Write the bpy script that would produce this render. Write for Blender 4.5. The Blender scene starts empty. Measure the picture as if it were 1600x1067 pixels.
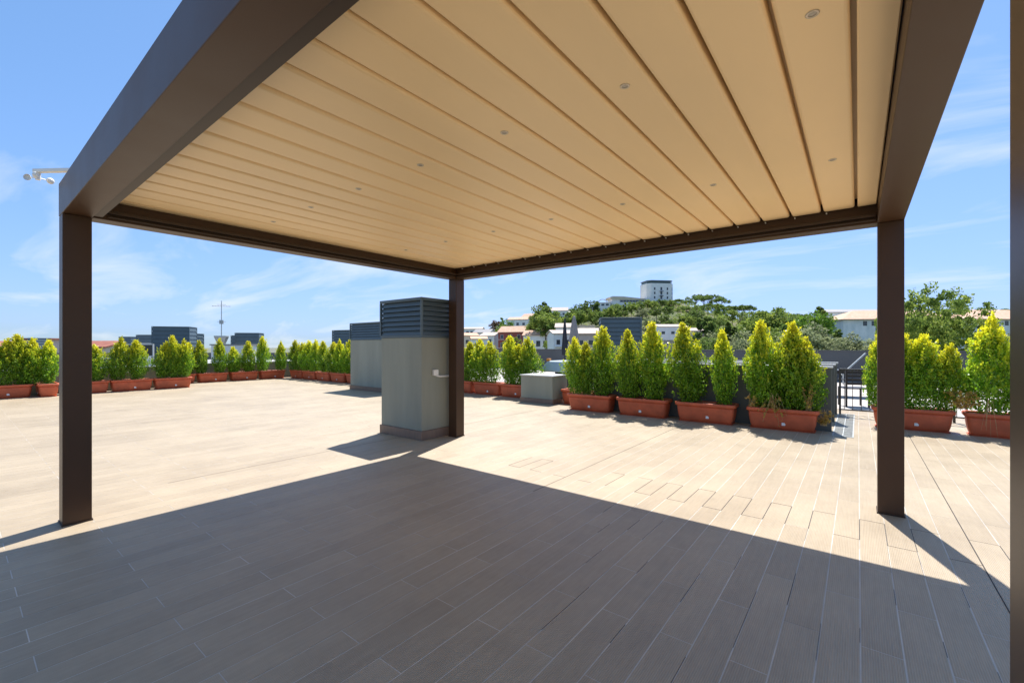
import bpy, bmesh, math, random
import numpy as np
from mathutils import Vector, Matrix

R = math.radians
scene = bpy.context.scene
COL = scene.collection

# ------------------------------------------------------------------ camera
CX, CY, CH = 5.0332, -4.9839, 1.40
YAW = -0.6652                      # heading, measured from +Y
F1600 = 689.2
SN, CS = math.sin(YAW), math.cos(YAW)
cd = bpy.data.cameras.new('camera')
cam = bpy.data.objects.new('camera', cd)
COL.objects.link(cam)
cam.location = (CX, CY, CH)
cam.rotation_euler = (R(90), 0, -YAW)
cd.sensor_width = 36.0
cd.lens = F1600 / 1600 * 36.0
cd.shift_y = 7.7 / 1600
cd.clip_start = 0.02
cd.clip_end = 12000
scene.camera = cam

# ------------------------------------------------------------------ sky and sun
SUN_EL, SUN_AZ = R(60.7), R(18.5)          # azimuth: from +Y towards -X
sun_dir = Vector((-math.sin(SUN_AZ) * math.cos(SUN_EL), math.cos(SUN_AZ) * math.cos(SUN_EL), math.sin(SUN_EL)))
w = bpy.data.worlds.new('World')
scene.world = w
w.use_nodes = True
nt = w.node_tree
for n in list(nt.nodes):
    nt.nodes.remove(n)
def N(tree, t, **kw):
    n = tree.nodes.new(t)
    for k, v in kw.items():
        setattr(n, k, v)
    return n
out = N(nt, 'ShaderNodeOutputWorld')
bg = N(nt, 'ShaderNodeBackground')
bg.inputs['Strength'].default_value = 0.13
sky = N(nt, 'ShaderNodeTexSky', sky_type='NISHITA')
sky.sun_disc = False
sky.sun_elevation = SUN_EL
sky.sun_rotation = -SUN_AZ
sky.altitude = 60
sky.air_density = 1.0
sky.dust_density = 0.6
sky.ozone_density = 2.2
hsv = N(nt, 'ShaderNodeHueSaturation')
hsv.inputs['Saturation'].default_value = 1.0
hsv.inputs['Value'].default_value = 1.0
# roll the bright horizon off, channel by channel, as the photograph does
spc = N(nt, 'ShaderNodeSeparateColor'); cbc = N(nt, 'ShaderNodeCombineColor')
nt.links.new(sky.outputs[0], spc.inputs[0])
for ch, (gain, knee) in enumerate(((0.84, 5.3), (1.25, 4.5), (1.2, 14.0))):
    md = N(nt, 'ShaderNodeMath', operation='MULTIPLY_ADD')
    nt.links.new(spc.outputs[ch], md.inputs[0]); md.inputs[1].default_value = 1 / knee; md.inputs[2].default_value = 1.0
    mg = N(nt, 'ShaderNodeMath', operation='MULTIPLY')
    nt.links.new(spc.outputs[ch], mg.inputs[0]); mg.inputs[1].default_value = gain
    mv = N(nt, 'ShaderNodeMath', operation='DIVIDE')
    nt.links.new(mg.outputs[0], mv.inputs[0]); nt.links.new(md.outputs[0], mv.inputs[1])
    nt.links.new(mv.outputs[0], cbc.inputs[ch])
nt.links.new(cbc.outputs[0], hsv.inputs['Color'])
tc = N(nt, 'ShaderNodeTexCoord')
sep = N(nt, 'ShaderNodeSeparateXYZ')
nt.links.new(tc.outputs['Generated'], sep.inputs[0])
def wmath(op, a, b):
    m = N(nt, 'ShaderNodeMath', operation=op)
    for i, v in enumerate((a, b)):
        if isinstance(v, (int, float)):
            m.inputs[i].default_value = v
        else:
            nt.links.new(v, m.inputs[i])
    return m.outputs[0]
zz = wmath('ADD', wmath('MAXIMUM', sep.outputs[2], 0.0), 0.16)
comb = N(nt, 'ShaderNodeCombineXYZ')
nt.links.new(wmath('DIVIDE', sep.outputs[0], zz), comb.inputs[0])
nt.links.new(wmath('DIVIDE', sep.outputs[1], zz), comb.inputs[1])
mp = N(nt, 'ShaderNodeMapping')
mp.inputs['Rotation'].default_value = (0, 0, R(60))
mp.inputs['Scale'].default_value = (0.55, 1.1, 1)
mp.inputs['Location'].default_value = (-2.4, 6.1, 0)
nt.links.new(comb.outputs[0], mp.inputs[0])
nz = N(nt, 'ShaderNodeTexNoise')
nz.inputs['Scale'].default_value = 1.35
nz.inputs['Detail'].default_value = 9
nz.inputs['Roughness'].default_value = 0.58
nz.inputs['Distortion'].default_value = 0.6
nt.links.new(mp.outputs[0], nz.inputs['Vector'])
cr = N(nt, 'ShaderNodeValToRGB')
cr.color_ramp.elements[0].position = 0.50
cr.color_ramp.elements[0].color = (0, 0, 0, 1)
cr.color_ramp.elements[1].position = 0.78
cr.color_ramp.elements[1].color = (0.78, 0.78, 0.78, 1)
nt.links.new(nz.outputs['Fac'], cr.inputs[0])
mx = N(nt, 'ShaderNodeMix', data_type='RGBA')
mx.inputs['B'].default_value = (4.4, 4.6, 4.8, 1)
nt.links.new(cr.outputs[0], mx.inputs['Factor'])
nt.links.new(hsv.outputs[0], mx.inputs['A'])
nt.links.new(mx.outputs['Result'], bg.inputs['Color'])
nt.links.new(bg.outputs[0], out.inputs[0])

sl = bpy.data.lights.new('sun', 'SUN')
sl.energy = 5.0
sl.angle = R(0.53)
sl.color = (1.0, 0.965, 0.915)
so = bpy.data.objects.new('sun', sl)
COL.objects.link(so)
so.rotation_euler = sun_dir.to_track_quat('Z', 'Y').to_euler()
so.location = (0, 0, 30)

scene.view_settings.view_transform = 'Standard'
scene.view_settings.look = 'None'
scene.view_settings.gamma = 1
scene.view_settings.use_curve_mapping = False
scene.view_settings.exposure = 0.78

# ------------------------------------------------------------------ helpers
def c2w(lat, dep):
    return (CX + lat * CS + dep * SN, CY - lat * SN + dep * CS)
def at(px, dep):
    """ground position on a bearing (as read off the photograph) at a distance"""
    return c2w((px - 800) / F1600 * dep, dep)
def zat(py, dep):
    return CH - (py - 541.2) * dep / F1600

def tag(o, label=None, cat=None, group=None, kind=None):
    if label: o['label'] = label
    if cat: o['category'] = cat
    if group: o['group'] = group
    if kind: o['kind'] = kind
    return o
def empty(name, loc=(0, 0, 0), rz=0.0):
    o = bpy.data.objects.new(name, None)
    o.empty_display_size = 0.2
    COL.objects.link(o)
    o.location = loc
    o.rotation_euler = (0, 0, rz)
    return o
def link(name, me, parent=None, loc=None, rz=None):
    o = bpy.data.objects.new(name, me)
    COL.objects.link(o)
    if parent is not None: o.parent = parent
    if loc is not None: o.location = loc
    if rz is not None: o.rotation_euler = (0, 0, rz)
    return o
def copy_tree(o, parent=None):
    c = o.copy()
    COL.objects.link(c)
    c.parent = parent
    for ch in o.children:
        copy_tree(ch, c)
    return c

class MB:
    def __init__(s):
        s.v = []; s.f = []
    def box(s, x0, x1, y0, y1, z0, z1):
        b = len(s.v)
        s.v += [(x0,y0,z0),(x1,y0,z0),(x1,y1,z0),(x0,y1,z0),(x0,y0,z1),(x1,y0,z1),(x1,y1,z1),(x0,y1,z1)]
        s.f += [(b,b+3,b+2,b+1),(b+4,b+5,b+6,b+7),(b,b+1,b+5,b+4),(b+1,b+2,b+6,b+5),(b+2,b+3,b+7,b+6),(b+3,b,b+4,b+7)]
        return s
    def prism(s, poly, axis, a0, a1):
        """extrude a 2D polygon along an axis ('x','y','z')"""
        b = len(s.v); n = len(poly)
        for a in (a0, a1):
            for p, q in poly:
                s.v.append({'x': (a, p, q), 'y': (p, a, q), 'z': (p, q, a)}[axis])
        s.f.append(tuple(range(b + n - 1, b - 1, -1)))
        s.f.append(tuple(range(b + n, b + 2 * n)))
        for i in range(n):
            j = (i + 1) % n
            s.f.append((b + i, b + j, b + n + j, b + n + i))
        return s
    def loft(s, rings, cap0=True, cap1=True):
        b = len(s.v); n = len(rings[0])
        for r in rings: s.v += [tuple(p) for p in r]
        for k in range(len(rings) - 1):
            for i in range(n):
                j = (i + 1) % n
                s.f.append((b+k*n+i, b+k*n+j, b+(k+1)*n+j, b+(k+1)*n+i))
        if cap0: s.f.append(tuple(range(b + n - 1, b - 1, -1)))
        if cap1:
            e = b + (len(rings) - 1) * n
            s.f.append(tuple(range(e, e + n)))
        return s
    def tube(s, pts, rad, n=8):
        pts = [Vector(p) for p in pts]
        rads = rad if isinstance(rad, (list, tuple)) else [rad] * len(pts)
        rings = []
        for i, p in enumerate(pts):
            d = (pts[min(i+1, len(pts)-1)] - pts[max(i-1, 0)]).normalized()
            u = d.cross(Vector((0, 0, 1)))
            if u.length < 1e-3: u = Vector((1, 0, 0))
            u.normalize(); vv = d.cross(u)
            rings.append([p + (u * math.cos(2*math.pi*k/n) + vv * math.sin(2*math.pi*k/n)) * rads[i] for k in range(n)])
        return s.loft(rings)
    def mesh(s, name, mat, bevel=0.0, smooth=False):
        me = bpy.data.meshes.new(name)
        me.from_pydata([tuple(v) for v in s.v], [], s.f)
        bm = bmesh.new(); bm.from_mesh(me)
        bmesh.ops.recalc_face_normals(bm, faces=bm.faces)
        if bevel > 0:
            bmesh.ops.bevel(bm, geom=[e for e in bm.edges if len(e.link_faces) == 2 and e.calc_face_angle(0) > 0.6],
                            offset=bevel, segments=2, affect='EDGES', profile=0.5)
        bm.to_mesh(me); bm.free()
        me.materials.append(mat)
        if smooth:
            for p in me.polygons: p.use_smooth = True
        me.update()
        return me
    def build(s, name, mat, parent=None, bevel=0.0, smooth=False, loc=None, rz=None):
        return link(name, s.mesh(name, mat, bevel, smooth), parent, loc, rz)
def B(x0, x1, y0, y1, z0, z1):
    return MB().box(x0, x1, y0, y1, z0, z1)

# ------------------------------------------------------------------ materials
def mat(name, col, rough=0.6, metal=0.0, spec=0.5, var=0.0, vscale=3.0, bump=0.0, bscale=40.0, stretch=(1,1,1), col2=None, lo=0.35, hi=0.65):
    m = bpy.data.materials.new(name)
    m.use_nodes = True
    t = m.node_tree
    p = t.nodes['Principled BSDF']
    p.inputs['Base Color'].default_value = (*col, 1)
    p.inputs['Roughness'].default_value = rough
    p.inputs['Metallic'].default_value = metal
    p.inputs['Specular IOR Level'].default_value = spec
    if var > 0 or col2 or bump > 0:
        g = N(t, 'ShaderNodeNewGeometry')
        mpp = N(t, 'ShaderNodeMapping')
        mpp.inputs['Scale'].default_value = stretch
        t.links.new(g.outputs['Position'], mpp.inputs[0])
    if var > 0 or col2:
        n = N(t, 'ShaderNodeTexNoise')
        n.inputs['Scale'].default_value = vscale
        n.inputs['Detail'].default_value = 6
        n.inputs['Roughness'].default_value = 0.6
        t.links.new(mpp.outputs[0], n.inputs['Vector'])
        r = N(t, 'ShaderNodeValToRGB')
        r.color_ramp.elements[0].position = lo
        r.color_ramp.elements[1].position = hi
        c2 = col2 if col2 else tuple(min(1, c * (1 + var)) for c in col)
        c1 = col if col2 else tuple(c * (1 - var) for c in col)
        r.color_ramp.elements[0].color = (*c1, 1)
        r.color_ramp.elements[1].color = (*c2, 1)
        t.links.new(n.outputs['Fac'], r.inputs[0])
        t.links.new(r.outputs[0], p.inputs['Base Color'])
        mr = N(t, 'ShaderNodeMapRange')
        mr.inputs['To Min'].default_value = max(0.02, rough - 0.08)
        mr.inputs['To Max'].default_value = min(1, rough + 0.1)
        t.links.new(n.outputs['Fac'], mr.inputs[0])
        t.links.new(mr.outputs[0], p.inputs['Roughness'])
    if bump > 0:
        n2 = N(t, 'ShaderNodeTexNoise')
        n2.inputs['Scale'].default_value = bscale
        n2.inputs['Detail'].default_value = 4
        t.links.new(mpp.outputs[0], n2.inputs['Vector'])
        bp = N(t, 'ShaderNodeBump')
        bp.inputs['Strength'].default_value = bump
        bp.inputs['Distance'].default_value = 0.01
        t.links.new(n2.outputs['Fac'], bp.inputs['Height'])
        t.links.new(bp.outputs[0], p.inputs['Normal'])
    return m

def leaf_mat(name, dark, light, young, trans=0.42, rough=0.45, spec=0.15):
    m = bpy.data.materials.new(name)
    m.use_nodes = True
    t = m.node_tree
    p = t.nodes['Principled BSDF']
    o = t.nodes['Material Output']
    a = N(t, 'ShaderNodeAttribute', attribute_name='tint')
    s = N(t, 'ShaderNodeSeparateColor')
    t.links.new(a.outputs['Color'], s.inputs[0])
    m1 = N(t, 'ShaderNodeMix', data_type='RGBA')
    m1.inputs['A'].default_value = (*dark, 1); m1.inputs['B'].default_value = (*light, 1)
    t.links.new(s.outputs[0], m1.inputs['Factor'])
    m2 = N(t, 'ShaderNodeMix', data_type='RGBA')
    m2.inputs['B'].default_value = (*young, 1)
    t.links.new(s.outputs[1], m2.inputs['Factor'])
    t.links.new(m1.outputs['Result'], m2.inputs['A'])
    oi = N(t, 'ShaderNodeObjectInfo')
    h = N(t, 'ShaderNodeHueSaturation')
    mr = N(t, 'ShaderNodeMapRange')
    mr.inputs['To Min'].default_value = 0.82; mr.inputs['To Max'].default_value = 1.15
    t.links.new(oi.outputs['Random'], mr.inputs[0])
    t.links.new(mr.outputs[0], h.inputs['Value'])
    mh = N(t, 'ShaderNodeMapRange')
    mh.inputs['To Min'].default_value = 0.49; mh.inputs['To Max'].default_value = 0.51
    t.links.new(s.outputs[2], mh.inputs[0])
    t.links.new(mh.outputs[0], h.inputs['Hue'])
    t.links.new(m2.outputs['Result'], h.inputs['Color'])
    t.links.new(h.outputs[0], p.inputs['Base Color'])
    p.inputs['Roughness'].default_value = rough
    p.inputs['Specular IOR Level'].default_value = spec
    tr = N(t, 'ShaderNodeBsdfTranslucent')
    t.links.new(h.outputs[0], tr.inputs['Color'])
    ms = N(t, 'ShaderNodeMixShader')
    ms.inputs[0].default_value = trans
    t.links.new(p.outputs[0], ms.inputs[1]); t.links.new(tr.outputs[0], ms.inputs[2])
    t.links.new(ms.outputs[0], o.inputs['Surface'])
    return m

PITCH, PLEN = 0.155, 0.96
PX0, PY0 = 3.027, -0.91          # a joint corner of the plank pattern
def plank_mat():
    m = bpy.data.materials.new('plank_tile')
    m.use_nodes = True
    t = m.node_tree
    p = t.nodes['Principled BSDF']
    g = N(t, 'ShaderNodeNewGeometry')
    sp = N(t, 'ShaderNodeSeparateXYZ')
    t.links.new(g.outputs['Position'], sp.inputs[0])
    def M(op, a, b=0.0):
        n = N(t, 'ShaderNodeMath', operation=op)
        for i, v in enumerate((a, b)):
            if isinstance(v, (int, float)): n.inputs[i].default_value = v
            else: t.links.new(v, n.inputs[i])
        return n.outputs[0]
    ix = M('FLOOR', M('DIVIDE', M('SUBTRACT', sp.outputs[0], PX0), PITCH))
    par = M('FLOORED_MODULO', ix, 2.0)
    iy = M('FLOOR', M('DIVIDE', M('SUBTRACT', sp.outputs[1], M('ADD', PY0, M('MULTIPLY', par, PLEN / 2))), PLEN))
    cb = N(t, 'ShaderNodeCombineXYZ')
    t.links.new(ix, cb.inputs[0]); t.links.new(iy, cb.inputs[1])
    wn = N(t, 'ShaderNodeTexWhiteNoise', noise_dimensions='2D')
    t.links.new(cb.outputs[0], wn.inputs['Vector'])
    # grain: noise drawn out along the plank, shifted for each plank
    off = N(t, 'ShaderNodeVectorMath', operation='MULTIPLY_ADD')
    t.links.new(wn.outputs['Color'], off.inputs[0])
    off.inputs[1].default_value = (7, 7, 7)
    t.links.new(g.outputs['Position'], off.inputs[2])
    mpp = N(t, 'ShaderNodeMapping')
    mpp.inputs['Scale'].default_value = (1, 0.07, 1)
    t.links.new(off.outputs[0], mpp.inputs[0])
    gr = N(t, 'ShaderNodeTexNoise')
    gr.inputs['Scale'].default_value = 55; gr.inputs['Detail'].default_value = 5; gr.inputs['Roughness'].default_value = 0.65
    t.links.new(mpp.outputs[0], gr.inputs['Vector'])
    big = N(t, 'ShaderNodeTexNoise')
    big.inputs['Scale'].default_value = 0.9; big.inputs['Detail'].default_value = 6; big.inputs['Roughness'].default_value = 0.65
    t.links.new(g.outputs['Position'], big.inputs['Vector'])
    dust = N(t, 'ShaderNodeTexNoise')
    dust.inputs['Scale'].default_value = 11; dust.inputs['Detail'].default_value = 7; dust.inputs['Roughness'].default_value = 0.7
    t.links.new(g.outputs['Position'], dust.inputs['Vector'])
    r = N(t, 'ShaderNodeValToRGB')
    r.color_ramp.elements[0].position = 0.2; r.color_ramp.elements[0].color = (0.285, 0.221, 0.145, 1)
    r.color_ramp.elements[1].position = 0.8; r.color_ramp.elements[1].color = (0.455, 0.366, 0.250, 1)
    f = M('ADD', M('ADD', M('MULTIPLY', wn.outputs['Value'], 0.15), 0.12), M('MULTIPLY', gr.outputs['Fac'], 0.42))
    f = M('ADD', f, M('MULTIPLY', big.outputs['Fac'], 0.80))
    f = M('ADD', f, M('MULTIPLY', dust.outputs['Fac'], 0.22))
    f = M('SUBTRACT', f, 0.41)
    ribc = M('SINE', M('MULTIPLY', sp.outputs[0], 2 * math.pi / (PITCH / 17)))
    f = M('ADD', f, M('MULTIPLY', ribc, 0.10))
    t.links.new(f, r.inputs[0])
    t.links.new(r.outputs[0], p.inputs['Base Color'])
    mr = N(t, 'ShaderNodeMapRange')
    mr.inputs['To Min'].default_value = 0.40; mr.inputs['To Max'].default_value = 0.62
    t.links.new(big.outputs['Fac'], mr.inputs[0])
    t.links.new(mr.outputs[0], p.inputs['Roughness'])
    p.inputs['Specular IOR Level'].default_value = 0.45
    # fine ribs pressed into the tile, along its length
    rib = M('SINE', M('MULTIPLY', sp.outputs[0], 2 * math.pi / (PITCH / 17)))
    hgt = M('ADD', M('MULTIPLY', rib, 0.5), M('MULTIPLY', gr.outputs['Fac'], 0.9))
    bp = N(t, 'ShaderNodeBump')
    bp.inputs['Strength'].default_value = 0.6; bp.inputs['Distance'].default_value = 0.0022
    t.links.new(hgt, bp.inputs['Height'])
    t.links.new(bp.outputs[0], p.inputs['Normal'])
    return m

M_ = dict(
    plank=plank_mat(),
    grout=mat('grout', (0.47, 0.425, 0.36), 0.40, spec=0.9, var=0.25, vscale=2.2, bump=0.3, bscale=200),
    joint=mat('open_joint', (0.05, 0.045, 0.04), 0.95),
    brown=mat('brown_coated_aluminium', (0.064, 0.031, 0.0145), 0.42, spec=0.35, var=0.06, vscale=2, bump=0.04, bscale=900),
    brown_in=mat('brown_gutter_aluminium', (0.046, 0.027, 0.016), 0.5, spec=0.4),
    beige=mat('beige_coated_louvre', (0.91, 0.67, 0.375), 0.42, spec=0.4, var=0.045, vscale=1.4, bump=0.03, bscale=700, stretch=(1, .3, 1)),
    chrome=mat('brushed_nickel', (0.62, 0.54, 0.44), 0.4, metal=0.5),
    lens=mat('frosted_lens', (0.42, 0.37, 0.30), 0.25),
    white=mat('white_plastic', (0.78, 0.76, 0.71), 0.4, var=0.04),
    render=mat('grey_green_render', (0.275, 0.285, 0.232), 0.85, var=0.09, vscale=2.4, bump=0.25, bscale=120, stretch=(1, 1, 0.16)),
    slate=mat('slate_louvre_metal', (0.082, 0.115, 0.132), 0.42, spec=0.5, var=0.06),
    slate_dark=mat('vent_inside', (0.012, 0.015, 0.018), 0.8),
    skirt=mat('brown_skirting_tile', (0.20, 0.135, 0.10), 0.5, var=0.12, vscale=20, stretch=(1, 1, 0.2)),
    terracotta=mat('terracotta_plastic', (0.54, 0.112, 0.042), 0.58, var=0.17, vscale=4, bump=0.05, bscale=300),
    soil=mat('potting_soil', (0.045, 0.030, 0.020), 0.95, var=0.4, vscale=30, bump=0.8, bscale=60),
    stem=mat('woody_stem', (0.10, 0.065, 0.04), 0.9, var=0.2, vscale=30),
    bark=mat('tree_bark', (0.085, 0.062, 0.045), 0.95, var=0.3, vscale=4, bump=0.5, bscale=12, stretch=(1, 1, 0.2)),
    cap=mat('light_metal_coping', (0.55, 0.55, 0.53), 0.35, spec=0.5, var=0.05),
    wallgrey=mat('grey_parapet_render', (0.095, 0.10, 0.105), 0.85, var=0.10, vscale=0.8, bump=0.2, bscale=80),
    screen=mat('grey_green_wall', (0.105, 0.112, 0.10), 0.75, var=0.10, vscale=1.5, bump=0.15, bscale=90),
    pave=mat('pale_concrete_paving', (0.44, 0.40, 0.36), 0.85, var=0.10, vscale=1.5, bump=0.2, bscale=30),
    black=mat('black_metal', (0.018, 0.017, 0.017), 0.45),
    rail=mat('dark_rail_metal', (0.045, 0.045, 0.045), 0.4),
    galv=mat('galvanised_steel', (0.42, 0.44, 0.43), 0.45, metal=0.6, var=0.1, vscale=8),
    canvas=mat('grey_canvas', (0.30, 0.28, 0.27), 0.9, var=0.12, vscale=6),
    canvas_dark=mat('dark_canvas', (0.03, 0.035, 0.045), 0.9),
    orange=mat('orange_plastic', (0.75, 0.28, 0.04), 0.5),
    bluewhite=mat('pale_blue_sheet_metal', (0.42, 0.50, 0.54), 0.4, var=0.06),
    w_white=mat('white_house_render', (0.84, 0.83, 0.81), 0.9, var=0.05, vscale=0.5),
    w_cream=mat('cream_house_render', (0.66, 0.58, 0.45), 0.9, var=0.07, vscale=0.5),
    w_red=mat('red_house_render', (0.34, 0.095, 0.075), 0.9, var=0.08, vscale=0.5),
    w_old=mat('weathered_white_render', (0.60, 0.66, 0.66), 0.9, col2=(0.82, 0.84, 0.83), vscale=0.6, stretch=(1, 1, 0.5)),
    w_pink=mat('pale_pink_render', (0.58, 0.46, 0.41), 0.9, var=0.06, vscale=0.5),
    roof_or=mat('orange_roof_tile', (0.50, 0.29, 0.18), 0.85, col2=(0.62, 0.42, 0.30), vscale=1.2, bump=0.6, bscale=3),
    roof_pk=mat('pale_roof_tile', (0.48, 0.37, 0.30), 0.85, col2=(0.60, 0.50, 0.43), vscale=1.0, bump=0.6, bscale=3),
    roof_rd=mat('red_brown_roof_tile', (0.23, 0.07, 0.045), 0.85, col2=(0.33, 0.12, 0.075), vscale=1.0, bump=0.6, bscale=3),
    roof_gr=mat('grey_roof_sheet', (0.26, 0.25, 0.25), 0.6, var=0.08),
    green_band=mat('dark_green_glazing', (0.05, 0.085, 0.075), 0.25),
    pane=mat('window_pane', (0.03, 0.04, 0.05), 0.08, spec=0.7),
    panel=mat('dark_panel_glass', (0.012, 0.013, 0.017), 0.12, spec=0.6),
    frame=mat('pale_window_frame', (0.55, 0.54, 0.52), 0.5),
    frame_dk=mat('dark_window_frame', (0.05, 0.05, 0.05), 0.5),
    earth=mat('hill_earth', (0.06, 0.085, 0.025), 0.95, col2=(0.15, 0.135, 0.06), vscale=0.05, bump=0.5, bscale=0.5),
    town=mat('town_ground', (0.17, 0.16, 0.13), 0.95, col2=(0.10, 0.12, 0.06), vscale=0.02),
    building=mat('building_wall', (0.30, 0.29, 0.27), 0.9, var=0.05),
    roofmem=mat('roof_membrane', (0.33, 0.32, 0.31), 0.85, var=0.12, vscale=1.0),
    straw=mat('dry_straw', (0.46, 0.34, 0.16), 0.8, var=0.2, vscale=30),
    shrub=leaf_mat('shrub_leaf', (0.100, 0.225, 0.018), (0.31, 0.53, 0.030), (0.76, 0.72, 0.03), 0.52, 0.33, 0.45),
    dry=leaf_mat('dry_leaf', (0.30, 0.17, 0.07), (0.50, 0.33, 0.12), (0.60, 0.44, 0.08), 0.35, 0.7),
    pine=leaf_mat('pine_foliage', (0.065, 0.118, 0.03), (0.184, 0.27, 0.06), (0.281, 0.323, 0.086), 0.48, 0.7),
    broad=leaf_mat('broadleaf_foliage', (0.099, 0.167, 0.032), (0.276, 0.364, 0.069), (0.433, 0.472, 0.099), 0.48, 0.6),
    olive=leaf_mat('olive_foliage', (0.133, 0.169, 0.08), (0.304, 0.34, 0.169), (0.392, 0.41, 0.214), 0.48, 0.6),
    bright=leaf_mat('bright_foliage', (0.047, 0.121, 0.016), (0.176, 0.324, 0.034), (0.297, 0.432, 0.054), 0.4, 0.5),
    rust=leaf_mat('reddish_foliage', (0.074, 0.054, 0.027), (0.176, 0.115, 0.061), (0.23, 0.149, 0.081), 0.3, 0.7),
)

# ------------------------------------------------------------------ terrain
LATZ = [(-900,-14),(-260,-14),(-90,-9),(-50,-1),(-25,6),(0,13),(35,21),(69,29),(98,35),(123,35),(150,25),(182,13),(222,6),(270,3),(345,1),(450,-3),(600,-9),(900,-14)]
def lat_z(l):
    for (a, za), (b, zb) in zip(LATZ, LATZ[1:]):
        if a <= l <= b:
            t = (l - a) / (b - a); t = t * t * (3 - 2 * t)
            return za + (zb - za) * t
    return -14
def sstep(a, b, x):
    t = max(0, min(1, (x - a) / (b - a))); return t * t * (3 - 2 * t)
def H(lat, dep):
    s = sstep(70, 345, dep) ** 1.8 * (1 - 0.55 * sstep(380, 600, dep))
    return -14 + (lat_z(lat) + 14) * s
g_ = MB()
LS = [-700 + 20 * i for i in range(71)]; DS = [40 + 15 * i for i in range(45)]
rnd = random.Random(3)
for d in DS:
    for l in LS:
        x, y = c2w(l, d)
        edge = 1 if (abs(l) < 690 and 40 < d < 690) else 0
        g_.v.append((x, y, H(l, d) + edge * rnd.uniform(-.5, .5) - (1 - edge) * 3))
for j in range(len(DS) - 1):
    for i in range(len(LS) - 1):
        a = j * len(LS) + i
        g_.f.append((a, a + 1, a + 1 + len(LS), a + len(LS)))
hill = g_.build('hill', M_['earth'], smooth=True); tag(hill, 'green and ochre hillside rising behind the town', 'hill', kind='structure')
gr = MB(); gr.v = [(-5000,-5000,-14.6),(5000,-5000,-14.6),(5000,5000,-14.6),(-5000,5000,-14.6)]; gr.f = [(0,1,2,3)]
tag(gr.build('ground', M_['town']), 'flat town ground stretching to the horizon', 'ground', kind='structure')

# ------------------------------------------------------------------ the terrace and its planks
X_L, X_R, Y_N, Y_F = -15.75, 11.0, -9.0, 7.4
slab = B(X_L - .3, X_R, Y_N, 17.4, -14.5, -0.35)
tag(slab.build('terrace_building', M_['building']), 'rooftop building that carries the terrace', 'building')
fl = tag(B(X_L, X_R, Y_N, Y_F, -0.34, -0.0005).build('terrace_floor', M_['grout']), 'terrace floor of taupe plank tiles with pale grout', 'floor', kind='structure')
tag(B(X_L, X_R, Y_F + .003, 17.3, -0.34, -0.012).build('pavement', M_['pave']), 'pale paved neighbouring terrace beyond the railing', 'pavement', kind='structure')
GAP = 0.0056
def plank_mesh(lx, ly):
    a, c = lx / 2 - GAP / 2, ly / 2 - .0022
    ch = 0.0004
    v = [(-a,-c,-.004),(a,-c,-.004),(a,c,-.004),(-a,c,-.004),(-a,-c,-ch),(a,-c,-ch),(a,c,-ch),(-a,c,-ch),
         (-a+ch,-c+ch,0),(a-ch,-c+ch,0),(a-ch,c-ch,0),(-a+ch,c-ch,0)]
    f = [(0,1,5,4),(1,2,6,5),(2,3,7,6),(3,0,4,7),(4,5,9,8),(5,6,10,9),(6,7,11,10),(7,4,8,11),(8,9,10,11)]
    return v, f
pv, pf = plank_mesh(PITCH, PLEN)
pme = bpy.data.meshes.new('plank'); pme.from_pydata(pv, [], pf); pme.materials.append(M_['plank'])
full, rest = [], []
rnd = random.Random(11)
i0, i1 = math.ceil((X_L - PX0) / PITCH), math.floor((X_R - PX0) / PITCH)
for i in range(i0, i1):
    xc = PX0 + (i + .5) * PITCH
    y_off = PY0 + (i % 2) * PLEN / 2
    j0, j1 = math.floor((Y_N - y_off) / PLEN), math.ceil((Y_F - y_off) / PLEN)
    for j in range(j0, j1):
        ya, yb = max(Y_N, y_off + j * PLEN), min(Y_F, y_off + (j + 1) * PLEN)
        if yb - ya < .03: continue
        yc = (ya + yb) / 2
        dx, dy = xc - CX, yc - CY
        dep = dx * SN + dy * CS; lat = dx * CS - dy * SN
        vis = False
        if abs(yb - ya - PLEN) < 1e-6:
            for yy in (ya, yc, yb):
                dy = yy - CY; de = dx * SN + dy * CS; la = dx * CS - dy * SN
                if de > .3 and abs(la / de) < 1.16 and 1.4 / de < .775: vis = True
        dist = math.hypot(dep, lat)
        full.append((dist if vis else 1e6 + dist, xc, yc, yb - ya))
full.sort()
tilt = lambda: rnd.uniform(-.0007, .0007)
for d, x, y, L in full[:300]:
    o = link('plank', pme, fl, (x, y, rnd.uniform(-.0001, .0004)))
    o.rotation_euler = (rnd.uniform(-.0004, .0004), tilt(), 0)
mb = MB()
for d, x, y, L in full[300:]:
    v, f = plank_mesh(PITCH, L)
    b = len(mb.v); dz = rnd.uniform(-.0001, .0005); tx = rnd.uniform(-.0006, .0006)
    mb.v += [(x + q[0], y + q[1], q[2] + dz + tx * q[0]) for q in v]
    mb.f += [tuple(b + k for k in ff) for ff in f]
me = bpy.data.meshes.new('far_planks'); me.from_pydata(mb.v, [], mb.f); me.materials.append(M_['plank'])
tag(link('far_planks', me, fl), kind='stuff')
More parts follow.
